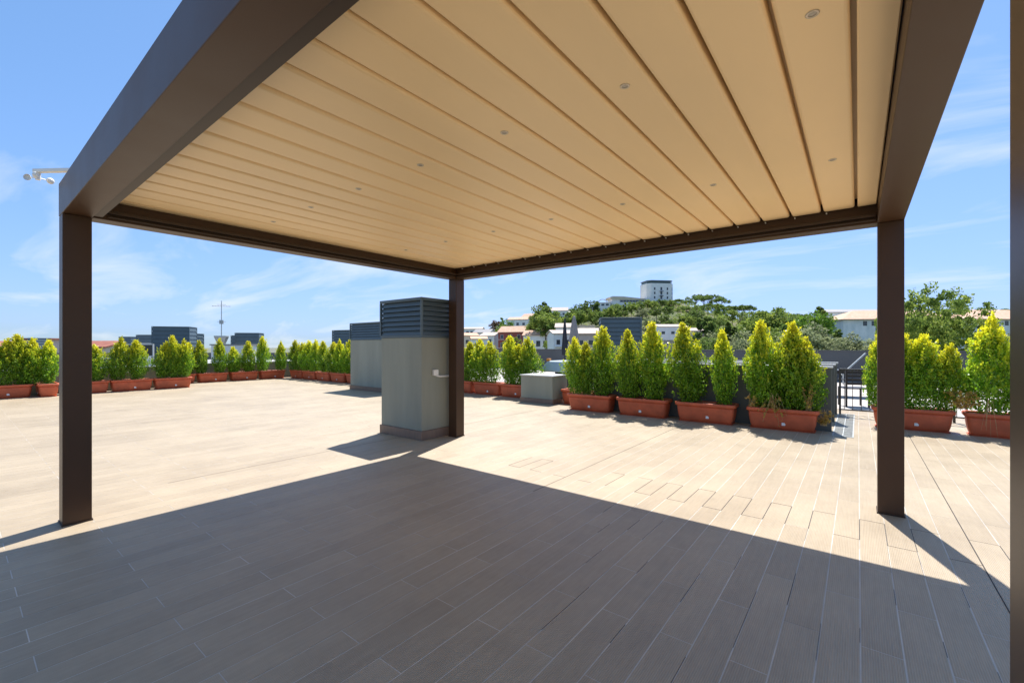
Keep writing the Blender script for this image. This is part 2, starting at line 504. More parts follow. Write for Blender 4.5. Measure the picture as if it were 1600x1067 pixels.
# joints that have lost their grout
for xj, ya, yb in ((PX0 - 3 * PITCH, -1.5, 4.6), (PX0 + 17 * PITCH, -1.9, 4.4), (PX0 - 23 * PITCH, -3.6, 3.0)):
    B(xj - .0032, xj + .0032, ya, yb, -.0013, .00084).build('expansion_joint', M_['joint'], fl)
cz = MB()
for i in range(-8, 21):
    xa, xb = PX0 + i * PITCH, PX0 + (i + 1) * PITCH
    yy = PY0 + (i % 2) * .48
    if rnd.random() < (.98 if i > 1 else .6): cz.box(xa, xb, yy - .0024, yy + .0024, -.0013, .00083)
    if rnd.random() < (.92 if i > 1 else .35): cz.box(xa - .002, xa + .002, PY0, PY0 + .478, -.0013, .00082)
cz.build('movement_joint', M_['joint'], fl)
rj = random.Random(77)
dk = MB()
for k in range(70):
    i = rj.randrange(2, 22); j = rj.randrange(-4, 0)
    xa = PX0 + i * PITCH; ya = PY0 + (i % 2) * .48 + j * PLEN + rj.uniform(0, .5)
    dk.box(xa - .0022, xa - .0022 + rj.uniform(.0012, .0022), ya, ya + rj.uniform(.1, .5), -.0013, .0006)
dk.build('open_joint', M_['joint'], fl)

# ------------------------------------------------------------------ pergola
PW, W, D, HB, HT = 0.173, 5.334, 4.446, 2.437, 2.70
SOF = 2.588
pg = empty('pergola', (0, 0, 0))
tag(pg, 'large brown aluminium pergola with closed beige louvre roof', 'pergola')
for (x, y) in ((0, -PW), (0, -D), (W - PW, -PW), (W - PW - .001, -D)):
    po = B(x + .002, x + PW - .002, y + .002, y + PW - .002, 0.012, HB - .002).build('post', M_['brown'], pg, bevel=.004)
    B(x - .004, x + PW + .004, y - .004, y + PW + .004, 0.0005, 0.012).build('base_plate', M_['brown_in'], po)
def beam(poly_x0, poly_x1, y0, y1):
    return B(poly_x0, poly_x1, y0, y1, HB, HT).build('beam', M_['brown'], pg, bevel=.004)
b_f = beam(0, W, -D, -D + PW)
b_b = beam(0, W, -PW, 0)
b_l = beam(0.001, PW, -D + PW + .002, -PW - .002)
b_r = beam(W - PW, W - .001, -D + PW + .002, -PW - .002)
# gutters and grooves on the inner faces
IN0, IN1, JN0, JN1 = PW, W - PW, -D + PW, -PW
def gut(parent, *q): B(*q).build('gutter', M_['brown_in'], parent, bevel=.003)
gut(b_f, IN0 + .01, IN1 - .01, JN0 + .002, JN0 + .058, 2.449, 2.572)
gut(b_b, IN0 + .01, IN1 - .01, JN1 - .050, JN1 - .002, 2.486, 2.512)
gut(b_b, IN0 + .01, IN1 - .01, JN1 - .030, JN1 - .0021, 2.456, 2.468)
gut(b_l, IN0 + .002, IN0 + .050, JN0 + .09, JN1 - .06, 2.486, 2.512)
gut(b_l, IN0 + .0021, IN0 + .030, JN0 + .09, JN1 - .06, 2.456, 2.468)
LP = 0.2365
GP = 0.020
prof = [(0,.016),(.003,.008),(.008,.003),(.016,0),(LP-GP-.016,0),(LP-GP-.008,.003),(LP-GP-.003,.008),(LP-GP,.016),(LP-GP,.070),(LP+.012,.070),(LP+.012,.076),(LP-GP-.010,.076),(LP-GP-.010,.060),(0,.060)]
lm = MB().prism(prof, 'y', -D + PW + .03, -PW - .035).mesh('louvre', M_['beige'])
pinm = MB().tube([(0, 0, 0), (0, -.022, 0)], .0055, 8).mesh('louvre_pin', M_['white'])
x = 5.026 + .004 - LP
k = 0
while x > IN0 + .01:
    o = link('louvre', lm, pg, (x, 0, SOF))
    link('louvre_pin', pinm, o, (.02, -PW - .008, -.014))
    x -= LP; k += 1
x_last = x + LP
endp = [(0,.006),(.006,0),(IN1-5.03-.012,0),(IN1-5.03-.006,.006),(IN1-5.03-.006,.034),(0,.034)]
MB().prism(endp, 'y', -D + PW + .03, -PW - .035).build('edge_louvre', M_['beige'], pg, loc=(5.030, 0, SOF))
if x_last - IN0 > .02:
    B(IN0 + .004, x_last - .006, -D + PW + .03, -PW - .035, SOF + .002, SOF + .034).build('edge_louvre', M_['beige'], pg)
B(IN0 + .002, IN1 - .002, JN0 + .002, JN1 - .002, SOF + .084, SOF + .104).build('sun_block_sheet', M_['brown_in'], pg)  # unseen sheet added above the louvres to block sun through their gaps
# recessed downlights
ringm = MB(); n = 24
rr = []
for r_, z_ in ((.030, -.003), (.040, -.004), (.046, -.0022), (.046, .0)):
    rr.append([(r_ * math.cos(2*math.pi*q/n), r_ * math.sin(2*math.pi*q/n), z_) for q in range(n)])
ringm.loft(rr, False, False)
ringm = ringm.mesh('downlight', M_['chrome'], smooth=True)
lensm = MB().loft([[(.030 * math.cos(2*math.pi*q/n), .030 * math.sin(2*math.pi*q/n), -.0015) for q in range(n)],
                   [(.012 * math.cos(2*math.pi*q/n), .012 * math.sin(2*math.pi*q/n), -.0030) for q in range(n)]], False, True).mesh('lens', M_['lens'])
for yl in (-3.08, -1.515):
    for xl in (4.905, 4.195, 3.486, 2.776, 2.067, 1.357, 0.648):
        o = link('downlight', ringm, pg, (xl, yl, SOF)); o.scale = (.48, .48, 1)
        link('lens', lensm, o, (0, 0, 0))

# wind sensor on the front corner
an = empty('wind_sensor', (0.05, -D + .05, HT + .012), -R(55))
tag(an, 'small white wind sensor with spinning cups on the pergola corner', 'wind sensor')
ar = MB(); ar.box(-.018, .018, -.29, .05, .085, .113); ar.build('arm', M_['white'], an, bevel=.004)
MB().tube([(0, .03, -.012), (0, .03, .09)], .013, 10).build('bracket', M_['white'], an)
MB().tube([(0, -.26, .088), (0, -.26, .028)], .017, 12).build('hub', M_['white'], an, smooth=False)
for q in range(3):
    a = R(-75 + 120 * q)
    c = Vector((.075 * math.cos(a), -.26 + .075 * math.sin(a), .045))
    cup = MB(); rings = []
    tdir = Vector((-math.sin(a), math.cos(a), 0)); rad = Vector((math.cos(a), math.sin(a), 0)); up = Vector((0, 0, 1))
    for e in range(6):
        ph = R(88 - e * 17)
        rings.append([c + tdir * (-.026 * math.cos(R(90) - ph) ) + (rad * math.cos(u) + up * math.sin(u)) * .026 * max(.02, math.cos(ph)) for u in [2*math.pi*k2/12 for k2 in range(12)]])
    cup.loft(rings, True, False)
    co = cup.build('cup', M_['white'], an, smooth=True)
    MB().tube([Vector((0, -.26, .045)), c - rad * .024], .004, 6).build('spoke', M_['white'], co)

# ------------------------------------------------------------------ louvred vent towers
def ring_slat(x0, x1, y0, y1, h, lean, th=.008):
    m = MB()
    o0 = [(x0,y0,0),(x1,y0,0),(x1,y1,0),(x0,y1,0)]
    o1 = [(x0+lean,y0+lean,h),(x1-lean,y0+lean,h),(x1-lean,y1-lean,h),(x0+lean,y1-lean,h)]
    i1 = [(x0+lean+th,y0+lean+th,h),(x1-lean-th,y0+lean+th,h),(x1-lean-th,y1-lean-th,h),(x0+lean+th,y1-lean-th,h)]
    i0 = [(x0+th,y0+th,0),(x1-th,y0+th,0),(x1-th,y1-th,0),(x0+th,y1-th,0)]
    m.loft([o0, o1, i1, i0, o0], False, False)
    return m
def vent(loc, sx, sy, z_body, z_top, nsl, label, rz=0.0, skirt=True, group=None, body_mat='render', zb=0.0):
    t = empty('vent_tower', (loc[0], loc[1], zb), rz)
    tag(t, label, 'vent', group)
    a, c = sx / 2, sy / 2
    z0 = .135 if skirt else 0.0
    if skirt:
        B(-a, a, -c, c, 0.001, .135).build('skirting', M_['skirt'], t, bevel=.003)
    B(-a + .02, a - .02, -c + .02, c - .02, z0 + .001, z_body).build('body', M_[body_mat], t, bevel=.006)
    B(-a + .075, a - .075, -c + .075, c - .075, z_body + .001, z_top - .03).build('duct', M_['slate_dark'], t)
    hh = z_top - .05 - (z_body + .035)
    p = hh / nsl
    B(-a + .008, a - .008, -c + .008, c - .008, z_body + .001, z_body + .034).build('sill', M_['slate'], t)
    me = ring_slat(-a + .006, a - .006, -c + .006, c - .006, p * .95, .034).mesh('slat', M_['slate'])
    for k in range(nsl):
        link('slat', me, t, (0, 0, z_body + .037 + k * p))
    for sxx in (-1, 1):
        for syy in (-1, 1):
            xx, yy = sxx * (a - .016), syy * (c - .016)
            B(xx - .016, xx + .016, yy - .016, yy + .016, z_body + .036, z_top - .046).build('corner_post', M_['slate'], t)
    B(-a, a, -c, c, z_top - .044, z_top).build('lid', M_['slate'], t, bevel=.004)
    return t
vent((-.570, -.27), 1.03, .80, 1.535, 2.135, 7, 'louvred grey vent tower beside the pergola corner post')
vent((-6.97, 3.52), 2.2, .84, 1.60, 2.155, 6, 'wide louvred vent tower by the far planters')
jb = empty('junction_box', (-.0745, -.40, 1.0))
tag(jb, 'small white junction box with conduit on the vent tower', 'junction box')
B(.0005, .045, -.047, .047, -.045, .045).build('case', M_['white'], jb, bevel=.006)
MB().tube([(.022, .02, -.050), (.022, .10, -.062), (.028, .33, -.066)], .014, 10).build('conduit', M_['white'], jb, smooth=True)
bx, by = at(529, 23); ex, ey = at(560, 23)
vent(((bx + ex) / 2, (by + ey) / 2), 1.3, 1.0, 1.3, zat(515.5, 22.4), 6, 'distant louvred vent rising behind the far planter row', rz=R(10), skirt=False, body_mat='render')

# ------------------------------------------------------------------ low plant box and roof fan
pb = empty('utility_box', (-1.225, 4.30, 0))
tag(pb, 'low grey box with brown skirting at the end of the planter row', 'box')
B(-.49, .49, -.35, .35, .001, .115).build('skirting', M_['skirt'], pb, bevel=.003)
B(-.475, .475, -.335, .335, .1155, .665).build('body', M_['render'], pb, bevel=.006)
B(-.50, .50, -.36, .36, .666, .692).build('lid', M_['cap'], pb, bevel=.006)
rf = empty('roof_fan', (-1.35, 5.75, 0))
tag(rf, 'pale blue metal roof fan behind the low grey box', 'roof fan')
B(-.50, .50, -.45, .45, .001, .55).build('curb', M_['screen'], rf)
B(-.62, .62, -.55, .55, .551, .60).build('base_plate', M_['galv'], rf, bevel=.005)
MB().tube([(0, 0, .601), (0, 0, .70)], .40, 20).build('neck', M_['black'], rf)
MB().loft([[(s1 * a, s2 * b, z) for (s1, s2) in ((-1,-1),(1,-1),(1,1),(-1,1))] for (a, b, z) in ((.60,.55,.70),(.60,.55,.74),(.46,.42,.98),(.40,.36,1.0))]).build('cowl', M_['bluewhite'], rf, bevel=.01)
B(-.50, -.40, -.40, -.30, .985, 1.06).build('isolator', M_['orange'], rf, bevel=.01)

# ------------------------------------------------------------------ parapets and screen walls
def parapet(x0, x1, y0, y1, h, label, name='parapet_wall', m='render'):
    t = empty(name, ((x0 + x1) / 2, (y0 + y1) / 2, 0)); tag(t, label, 'wall')
    a, c = (x1 - x0) / 2, (y1 - y0) / 2
    B(-a, a, -c, c, .0005, h).build('wall', M_[m], t)
    B(-a - .02, a + .02, -c - .02, c + .02, h + .001, h + .03).build('coping', M_['cap'], t, bevel=.004)
    return t
parapet(-13.92, -13.70, -9, .25, .70, 'low parapet behind the planters beside the open end')
parapet(-15.72, -15.50, .30, 5.15, .70, 'low parapet set back behind the corner planters')
parapet(-15.46, -4.6, 4.95, 5.15, .66, 'low parapet behind the long far planter row')
parapet(.35, 4.69, 3.955, 4.075, 1.04, 'grey screen wall with pale coping directly behind four planters', 'screen_wall', 'screen')
parapet(.35, 4.69, 5.14, 5.26, 1.04, 'grey screen wall with pale coping, middle of three', 'screen_wall', 'screen')
parapet(.35, 4.69, 6.32, 6.44, 1.04, 'grey screen wall with pale coping that the railing meets', 'screen_wall', 'screen')
t = empty('boundary_wall', (0, 17.2, 0)); tag(t, 'long dark grey boundary wall at the far side of the paving', 'wall')
B(-15.6, 10.9, -.1, .1, -.011, 1.215).build('wall', M_['wallgrey'], t)
B(-15.63, 10.93, -.13, .13, 1.2155, 1.245).build('coping', M_['wallgrey'], t)
# drain grate
dg = empty('drain_grate', (4.845, 5.0, 0.001)); tag(dg, 'galvanised drain grate set in the floor by the screen walls', 'grate')
for (q0, q1, s0, s1) in ((-.135,.135,-1.45,-1.43),(-.135,.135,1.43,1.45),(-.135,-.12,-1.429,1.429),(.12,.135,-1.429,1.429),(-.006,.006,-1.429,1.429)):
    B(q0, q1, s0, s1, 0, .008).build('frame', M_['galv'], dg)
barm = B(-.119, -.007, -.006, .006, .001, .006).mesh('bar', M_['galv'])
for side in (0, .126):
    for q in range(70):
        link('bar', barm, dg, (side, -1.40 + q * .0406, 0))
# railing
rl = empty('railing', (4.72, 6.38, 0)); tag(rl, 'dark metal railing with thin balusters beside the screen walls', 'railing')
B(0, 5.4, -.025, .025, .905, .945).build('top_rail', M_['rail'], rl, bevel=.004)
B(0, 5.4, -.012, .012, .09, .115).build('bottom_rail', M_['rail'], rl)
balm = B(-.006, .006, -.006, .006, .116, .904).mesh('baluster', M_['rail'])
for q in range(39):
    link('baluster', balm, rl, (.09 + q * .137, 0, 0))
for q in (0.02, 1.7, 3.5, 5.38):
    B(q - .018, q + .018, -.018, .018, .001, .9045).build('post', M_['rail'], rl)

# ------------------------------------------------------------------ planters
def rrect(lx, ly, r, z, n=5):
    a, c = lx / 2, ly / 2
    pts = []
    for (sx, sy, a0) in ((1,-1,-90),(1,1,0),(-1,1,90),(-1,-1,180)):
        for q in range(n + 1):
            t = R(a0 + 90 * q / n)
            pts.append((sx * (a - r) + r * math.cos(t), sy * (c - r) + r * math.sin(t), z))
    return pts
SEC = [(.88,.27,.05,.012),(.905,.30,.055,.03),(.94,.335,.06,.09),(.965,.355,.06,.17),(.98,.37,.06,.25),(.985,.375,.06,.30)]
body_m = MB().loft([rrect(*s) for s in SEC]).mesh('body', M_['terracotta'], smooth=True)
rim_m = MB().loft([rrect(.987,.377,.06,.295), rrect(1.035,.425,.07,.30), rrect(1.05,.44,.075,.312), rrect(1.05,.44,.075,.345), rrect(1.035,.425,.07,.36),
                   rrect(.985,.375,.055,.36), rrect(.965,.355,.05,.345), rrect(.965,.355,.05,.315)], False, False).mesh('rim', M_['terracotta'], smooth=True)
tray_m = MB().loft([rrect(.93,.32,.05,.001), rrect(.95,.335,.05,.014), rrect(.92,.30,.05,.0145)]).mesh('tray', M_['terracotta'])
soil_m = MB().loft([rrect(.955,.345,.05,.301), rrect(.955,.345,.05,.325), rrect(.6,.18,.05,.335)]).mesh('soil', M_['soil'])
stk = MB(); stk.prism([(-.028,-.022),(.022,-.022),(.028,.0),(.010,.024),(-.028,.024)], 'y', -.003, 0)
stk_m = stk.mesh('sticker', M_['white'])
for m_ in (body_m, rim_m):
    for p in m_.polygons: p.use_smooth = len(p.vertices) == 4
GP_ = 'terracotta trough planters round the terrace'
def planter(x, y, rz, label, sticker=True):
    t = empty('planter', (x, y, 0), rz); tag(t, label, 'planter', GP_)
    link('tray', tray_m, t); link('body', body_m, t); link('rim', rim_m, t); link('soil', soil_m, t)
    if sticker:
        s = link('sticker', stk_m, t, (.03 + .04 * math.sin(x * 7), -.1775, .105)); s.rotation_euler = (R(-7), 0, 0)
    return t
# shrubs ------------------------------------------------------------
def leaves_mesh(name, C, Dv, size, tint, material, aspect=.55, fold=.0):
    """C centres, Dv leaf directions, size lengths, tint (r,g,b) : one diamond per leaf"""
    n = len(C)
    rng = np.random.default_rng(n)
    Dv = Dv / np.linalg.norm(Dv, axis=1, keepdims=True)
    rv = rng.normal(size=(n, 3))
    U = np.cross(Dv, rv); U /= np.linalg.norm(U, axis=1, keepdims=True)
    L = size[:, None]
    V = np.empty((n, 4, 3))
    V[:, 0] = C - Dv * L * .5
    V[:, 1] = C + U * L * aspect * .5
    V[:, 2] = C + Dv * L * .5
    V[:, 3] = C - U * L * aspect * .5
    me = bpy.data.meshes.new(name)
    me.from_pydata(V.reshape(-1, 3).tolist(), [], np.arange(n * 4).reshape(n, 4).tolist())
    at_ = me.attributes.new('tint', 'FLOAT_COLOR', 'POINT')
    col = np.ones((n, 4, 4)); col[:, :, :3] = tint[:, None, :]
    at_.data.foreach_set('color', col.reshape(-1).astype(np.float32))
    me.materials.append(material)
    return me
def shrub_crown(seed, nleaf=4200, rad=.29, peak=.32, tipw=.10):
    rng = np.random.default_rng(seed)
    # sprays: short upright shoots whose tips make the uneven outline
    ns = 260
    ts = rng.random(ns) ** .85
    ph = rng.random(ns) * 2 * np.pi
    def prof(t):
        lo = np.clip(.62 + .38 * t / peak, 0, 1)
        hi = np.clip(1 - ((t - peak) / (1 - peak)).clip(0, 1) ** 2.1, 0, 1) * (1 - tipw) + tipw * (1 - t)
        return np.where(t < peak, lo, np.minimum(1, hi))
    lob = 1 + .16 * np.sin(ph * 2 + seed) + .13 * np.sin(ph * 3 + ts * 9 + seed * 1.7) + .10 * rng.normal(size=ns)
    rs = rad * prof(ts) * lob * (rng.random(ns) ** .42)
    tip = np.stack([rs * np.cos(ph), rs * np.sin(ph), .06 + ts * .90], 1)
    out = np.stack([np.cos(ph), np.sin(ph), np.zeros(ns)], 1)
    sd = out * (.55 * (1 - ts) + .12)[:, None] + np.array([0, 0, 1.0]) * (.55 + .6 * ts)[:, None] + rng.normal(size=(ns, 3)) * .18
    sd /= np.linalg.norm(sd, axis=1, keepdims=True)
    slen = .10 + .10 * rng.random(ns)
    k = rng.integers(0, ns, nleaf)
    u = rng.random(nleaf)
    C = tip[k] + sd[k] * (slen[k] * (u - .25))[:, None] + rng.normal(size=(nleaf, 3)) * (.030 * (1.25 - u))[:, None]
    # a few filling leaves inside
    nf = nleaf // 4
    tf = rng.random(nf); pf_ = rng.random(nf) * 6.283; rf_ = rad * prof(tf) * np.sqrt(rng.random(nf)) * .85
    C[:nf] = np.stack([rf_ * np.cos(pf_), rf_ * np.sin(pf_), .02 + tf * .9], 1)
    u[:nf] = 0; k[:nf] = 0
    Dv = sd[k] * .5 + rng.normal(size=(nleaf, 3)) * .75
    Dv[:nf] = rng.normal(size=(nf, 3))
    size = (.030 + .018 * rng.random(nleaf))
    tint = np.zeros((nleaf, 3))
    tint[:, 0] = rng.random(nleaf)
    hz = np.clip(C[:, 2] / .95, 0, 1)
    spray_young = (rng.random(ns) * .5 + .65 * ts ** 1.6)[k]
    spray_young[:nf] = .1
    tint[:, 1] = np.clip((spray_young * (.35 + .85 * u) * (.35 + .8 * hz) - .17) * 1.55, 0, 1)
    tint[:, 2] = rng.random(nleaf)
    C[:, 2] = np.maximum(C[:, 2], .0)
    return leaves_mesh('crown', C, Dv, size, tint, M_['shrub'], .58)
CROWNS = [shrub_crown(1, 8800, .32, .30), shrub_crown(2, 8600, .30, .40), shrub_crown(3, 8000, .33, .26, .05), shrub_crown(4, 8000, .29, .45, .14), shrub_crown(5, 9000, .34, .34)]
def shrub_stem(seed):
    r = random.Random(seed); m = MB()
    m.tube([(0, 0, -.04), (r.uniform(-.02, .02), r.uniform(-.02, .02), .35), (r.uniform(-.03, .03), r.uniform(-.03, .03), .88)], [.014, .010, .003], 6)
    for q in range(9):
        z = r.uniform(.05, .6); a = r.uniform(0, 6.28); l = r.uniform(.12, .2)
        m.tube([(0, 0, z), (l * .6 * math.cos(a), l * .6 * math.sin(a), z + .08), (l * math.cos(a), l * math.sin(a), z + .2)], [.006, .004, .002], 5)
    return m.mesh('stem', M_['stem'])
STEMS = [shrub_stem(q) for q in range(3)]
srnd = random.Random(5)
def shrub(x, y, top, label, group, wide=1.0):
    t = empty('shrub', (x, y, .326), srnd.uniform(0, 6.28)); tag(t, label, 'shrub', group)
    s = (top - .326) / 1.06
    v = srnd.randrange(5)
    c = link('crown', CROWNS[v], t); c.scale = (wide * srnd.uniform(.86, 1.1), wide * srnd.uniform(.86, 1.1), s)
    t.rotation_euler[0] = srnd.uniform(-.08, .08); t.rotation_euler[1] = srnd.uniform(-.08, .08)
    b = link('stem', STEMS[srnd.randrange(3)], t); b.scale = (1, 1, s)
    return t
# four big planters in front of the screen walls
NEAR = [(.445, 3.69, 'beside the low grey box end of the screen wall row'), (1.62, 3.69, 'second from the low grey box before the screen walls'),
        (2.81, 3.72, 'third from the low grey box before the screen walls'), (4.02, 3.755, 'with dry weeds hanging over its rim by the drain grate')]
for x, y, s in NEAR:
    planter(x, y, srnd.uniform(-.02, .02), 'terracotta trough planter ' + s)
NS = [(.10, 1.60, 'short shrub in the trough nearest the low grey box, outermost end', .95), (.36, 1.50, 'short yellow shrub squeezed between two others near the low grey box', .8), (.68, 1.84, 'tall columnar shrub in the trough nearest the low grey box', 1.0),
      (1.33, 1.74, 'columnar shrub in the second trough, box side', 1.0), (1.84, 1.86, 'tall columnar shrub in the second trough, railing side', 1.05),
      (2.53, 1.84, 'broad columnar shrub in the third trough, box side', 1.08), (3.12, 1.70, 'slender shrub with open side shoots in the third trough', .95),
      (3.74, 1.84, 'tall yellow-tipped shrub in the trough with dry weeds, box side', 1.0), (4.13, 1.80, 'broad shrub in the middle of the trough with dry weeds', 1.05), (4.37, 1.55, 'short bushy shrub at the railing end of the weedy trough', .95)]
for x, top, lab, wd in NS:
    shrub(x, 3.70 if x < 3.3 else 3.75, top, lab, 'yellow-green shrubs in the troughs before the screen walls', wd * .92)
planter(-.175, 4.42, 0, 'terracotta trough planter half hidden between the grey box and the near row')
shrub(-.12, 4.42, 1.2, 'small dark shrub in the half hidden trough beside the grey box', 'shrubs beside the grey box', .8)
# right-hand pair by the railing
planter(5.74, 5.09, .02, 'terracotta trough planter before the railing with two shrubs and a straw tuft')
planter(6.88, 5.05, -.04, 'terracotta trough planter before the railing with a trailing dry stem')
for x, top, lab, wd in ((5.30, 1.66, 'loose leafy shrub at the open end of the railing trough', .95), (5.64, 1.62, 'shrub half hidden by the pergola post before the railing', .95), (5.92, 1.60, 'rounded shrub in the middle of the railing trough', 1.0), (6.17, 1.45, 'short shrub beside the straw tuft', .85),
                        (6.63, 1.87, 'tall broad yellow-tipped shrub above the trailing dry stem', 1.15), (7.05, 1.6, 'shrub behind the near pergola post', 1.0)):
    shrub(x, 5.09, top, lab, 'yellow-green shrubs in the railing troughs', wd * .92)
# back row between the vent tower and the grey box
def row_shrubs(pts, along, fixed, spots, what, group, wide):
    """pts: (coordinate, top) along a row; each is named after the planter it stands in"""
    for u, top in pts:
        ph = min(spots, key=lambda q: abs(q[0] - u))[1]
        x, y = (u, fixed) if along == 'x' else (fixed, u)
        shrub(x, y, top, what + ph, group, wide)
BK = [(-4.55, 'beside the pergola corner post'), (-3.45, 'midway between the corner post and the grey box'), (-2.38, 'adjoining the low grey box')]
for x, ph in BK:
    planter(x, 4.78 if x < -3 else 4.72, 0, 'terracotta trough planter ' + ph)
row_shrubs(((-4.75, 1.5), (-4.31, 1.53), (-3.81, 1.60), (-3.36, 1.55), (-2.68, 1.69), (-2.42, 1.45), (-2.02, 1.66)), 'x', 4.75, BK,
           'columnar shrub in the trough ', 'shrubs between the corner post and the grey box', 1.0)
# far row
ORD = ['first', 'second', 'third', 'fourth', 'fifth', 'sixth', 'seventh', 'eighth']
FR = [(-14.35 + q * 1.12, ORD[q] + ' from the far corner along the far parapet') for q in range(8)]
for x, ph in FR:
    planter(x, 4.53, 0, 'terracotta trough planter ' + ph)
row_shrubs(((-14.75, 1.68), (-14.21, 1.57), (-13.6, 1.66), (-12.95, 1.68), (-12.28, 1.62), (-11.59, 1.57), (-11.03, 1.64), (-10.48, 1.67), (-9.9, 1.6), (-9.3, 1.6), (-8.8, 1.55), (-8.2, 1.6), (-7.6, 1.6), (-6.9, 1.6)), 'x', 4.53, FR,
           'columnar shrub in the trough ', 'shrubs in the far planter row', .95)
# corner row, set back
SB = [(.32, 'fourth from the far corner in the set back row'), (1.42, 'third from the far corner in the set back row'), (2.55, 'second from the far corner in the set back row'), (3.67, 'nearest the far corner in the set back row')]
for y, ph in SB:
    planter(-15.05, y, R(90), 'terracotta trough planter ' + ph)
row_shrubs(((.2, 1.5), (.62, 1.55), (1.08, 1.62), (1.70, 1.72), (2.22, 1.38), (2.73, 1.60), (3.32, 1.83), (4.03, 1.62)), 'y', -15.05, SB,
           'columnar shrub in the trough ', 'shrubs in the set back planters', .92)
# side row
SD = [(-4.07, 'at the open end of the side row'), (-3.28, 'turned end on in the side row'), (-2.48, 'half hidden by the front corner post'), (-1.42, 'last but one before the side row steps back'), (-.36, 'where the side row steps back')]
for y, ph in SD:
    planter(-13.12, y, 0 if y == -3.28 else R(90), 'terracotta trough planter ' + ph)
row_shrubs(((-4.42, 1.5), (-4.10, 1.62), (-3.75, 1.73), (-3.60, 1.62), (-3.27, 1.58), (-2.28, 1.45), (-1.78, 1.67), (-1.27, 1.60), (-.61, 1.53), (-.25, 1.75), (-.02, 1.62)), 'y', -13.15, SD,
           'columnar shrub in the trough ', 'shrubs in the side row planters', .92)

# dry weeds ---------------------------------------------------------
def dry_weed(x, y, z, label, reach, drop, n, seed, leafy=True, mat_='dry'):
    t = empty('dry_weed', (x, y, z)); tag(t, label, 'dry plant')
    rng = np.random.default_rng(seed); m = MB(); Cs = []
    for q in range(n):
        a = rng.uniform(-2.6, -.5); l = reach * rng.uniform(.5, 1)
        up = rng.uniform(.05, .28)
        pts = [(rng.uniform(-.05, .05), 0, 0), (l * .45 * math.cos(a), l * .35 * math.sin(a), up), (l * math.cos(a), l * .5 * math.sin(a), up - drop * rng.uniform(.2, 1))]
        m.tube(pts, [.003, .0022, .0012], 4)
        for s in np.linspace(.3, 1, 7):
            p0, p1, p2 = map(np.array, pts)
            Cs.append((1 - s) ** 2 * p0 + 2 * s * (1 - s) * p1 + s * s * p2 + rng.normal(size=3) * .012)
    m.build('stems', M_['straw'], t)
    if leafy:
        Cs = np.array(Cs); k = len(Cs)
        link('leaves', leaves_mesh('leaves', Cs, rng.normal(size=(k, 3)), .035 + .03 * rng.random(k), rng.random((k, 3)), M_[mat_], .6), t)
dry_weed(3.93, 3.58, .355, 'dry brown weed hanging over the planter front', .30, .35, 16, 1)
dry_weed(3.58, 3.60, .355, 'small dry weed at the planter corner', .16, .1, 9, 2)
dry_weed(4.40, 3.62, .36, 'tall yellowing dry weed at the planter end', .16, -.22, 12, 3)
dry_weed(4.60, 3.72, .12, 'withered vine tangled on the floor beside the weedy planter', .16, .05, 22, 4)
dry_weed(6.34, 4.98, .40, 'pale straw tuft between the two railing planters', .32, -.06, 40, 5)
dry_weed(6.62, 4.88, .36, 'trailing dry stem hanging down the planter front', .14, .50, 7, 6, False)

# ------------------------------------------------------------------ furniture beyond the railing
def table(x, y, rz, lx, ly, label):
    t = empty('garden_table', (x, y, -.012), rz); tag(t, label, 'table')
    for q in range(6):
        s = -ly / 2 + ly * q / 6
        B(-lx / 2, lx / 2, s + .004, s + ly / 6 - .004, .72, .745).build('slat', M_['black'], t)
    B(-lx / 2 + .05, lx / 2 - .05, -ly / 2 + .05, ly / 2 - .05, .65, .719).build('apron', M_['black'], t)
    for a in (-1, 1):
        for c in (-1, 1):
            xx, yy = a * (lx / 2 - .08), c * (ly / 2 - .08)
            B(xx - .03, xx + .03, yy - .03, yy + .03, .001, .649).build('leg', M_['black'], t)
def chair(x, y, rz, label):
    t = empty('garden_chair', (x, y, -.012), rz); tag(t, label, 'chair')
    B(-.24, .24, -.24, .24, .42, .45).build('seat', M_['black'], t, bevel=.006)
    for a in (-1, 1):
        B(a * .22 - .018, a * .22 + .018, -.235, -.2, .001, .419).build('leg', M_['black'], t)
        B(a * .22 - .018, a * .22 + .018, .2, .235, .001, .88).build('leg', M_['black'], t)
        B(a * .22 - .02, a * .22 + .02, -.235, .199, .62, .645).build('armrest', M_['black'], t)
    for q in range(4):
        B(-.2, .2, .205, .225, .52 + q * .09, .575 + q * .09).build('back_slat', M_['black'], t)
table(5.05, 10.8, R(5), 1.7, .9, 'dark slatted garden table on the neighbouring paving')
chair(4.95, 8.2, R(200), 'black garden chair just beyond the railing')
chair(4.2, 10.0, R(80), 'black garden chair at the end of the garden table')
st = empty('planter_cube', (6.6, 13.2, -.012)); tag(st, 'dark square planter on the neighbouring paving', 'planter')
B(-.25, .25, -.25, .25, .001, .55).build('body', M_['black'], st, bevel=.01)
lean = empty('leaning_panel', at(1338, 16.6) + (-.012,)); tag(lean, 'grey sloped handrail leaning against the boundary wall', 'handrail')
lean.rotation_euler = (0, 0, -YAW)
MB().tube([(-.55, 0, 0.35), (.35, 0, 1.15)], .03, 6).build('rail', M_['galv'], lean)
MB().tube([(-.5, 0, 0.001), (-.5, 0, .40)], .025, 6).build('post', M_['galv'], lean)

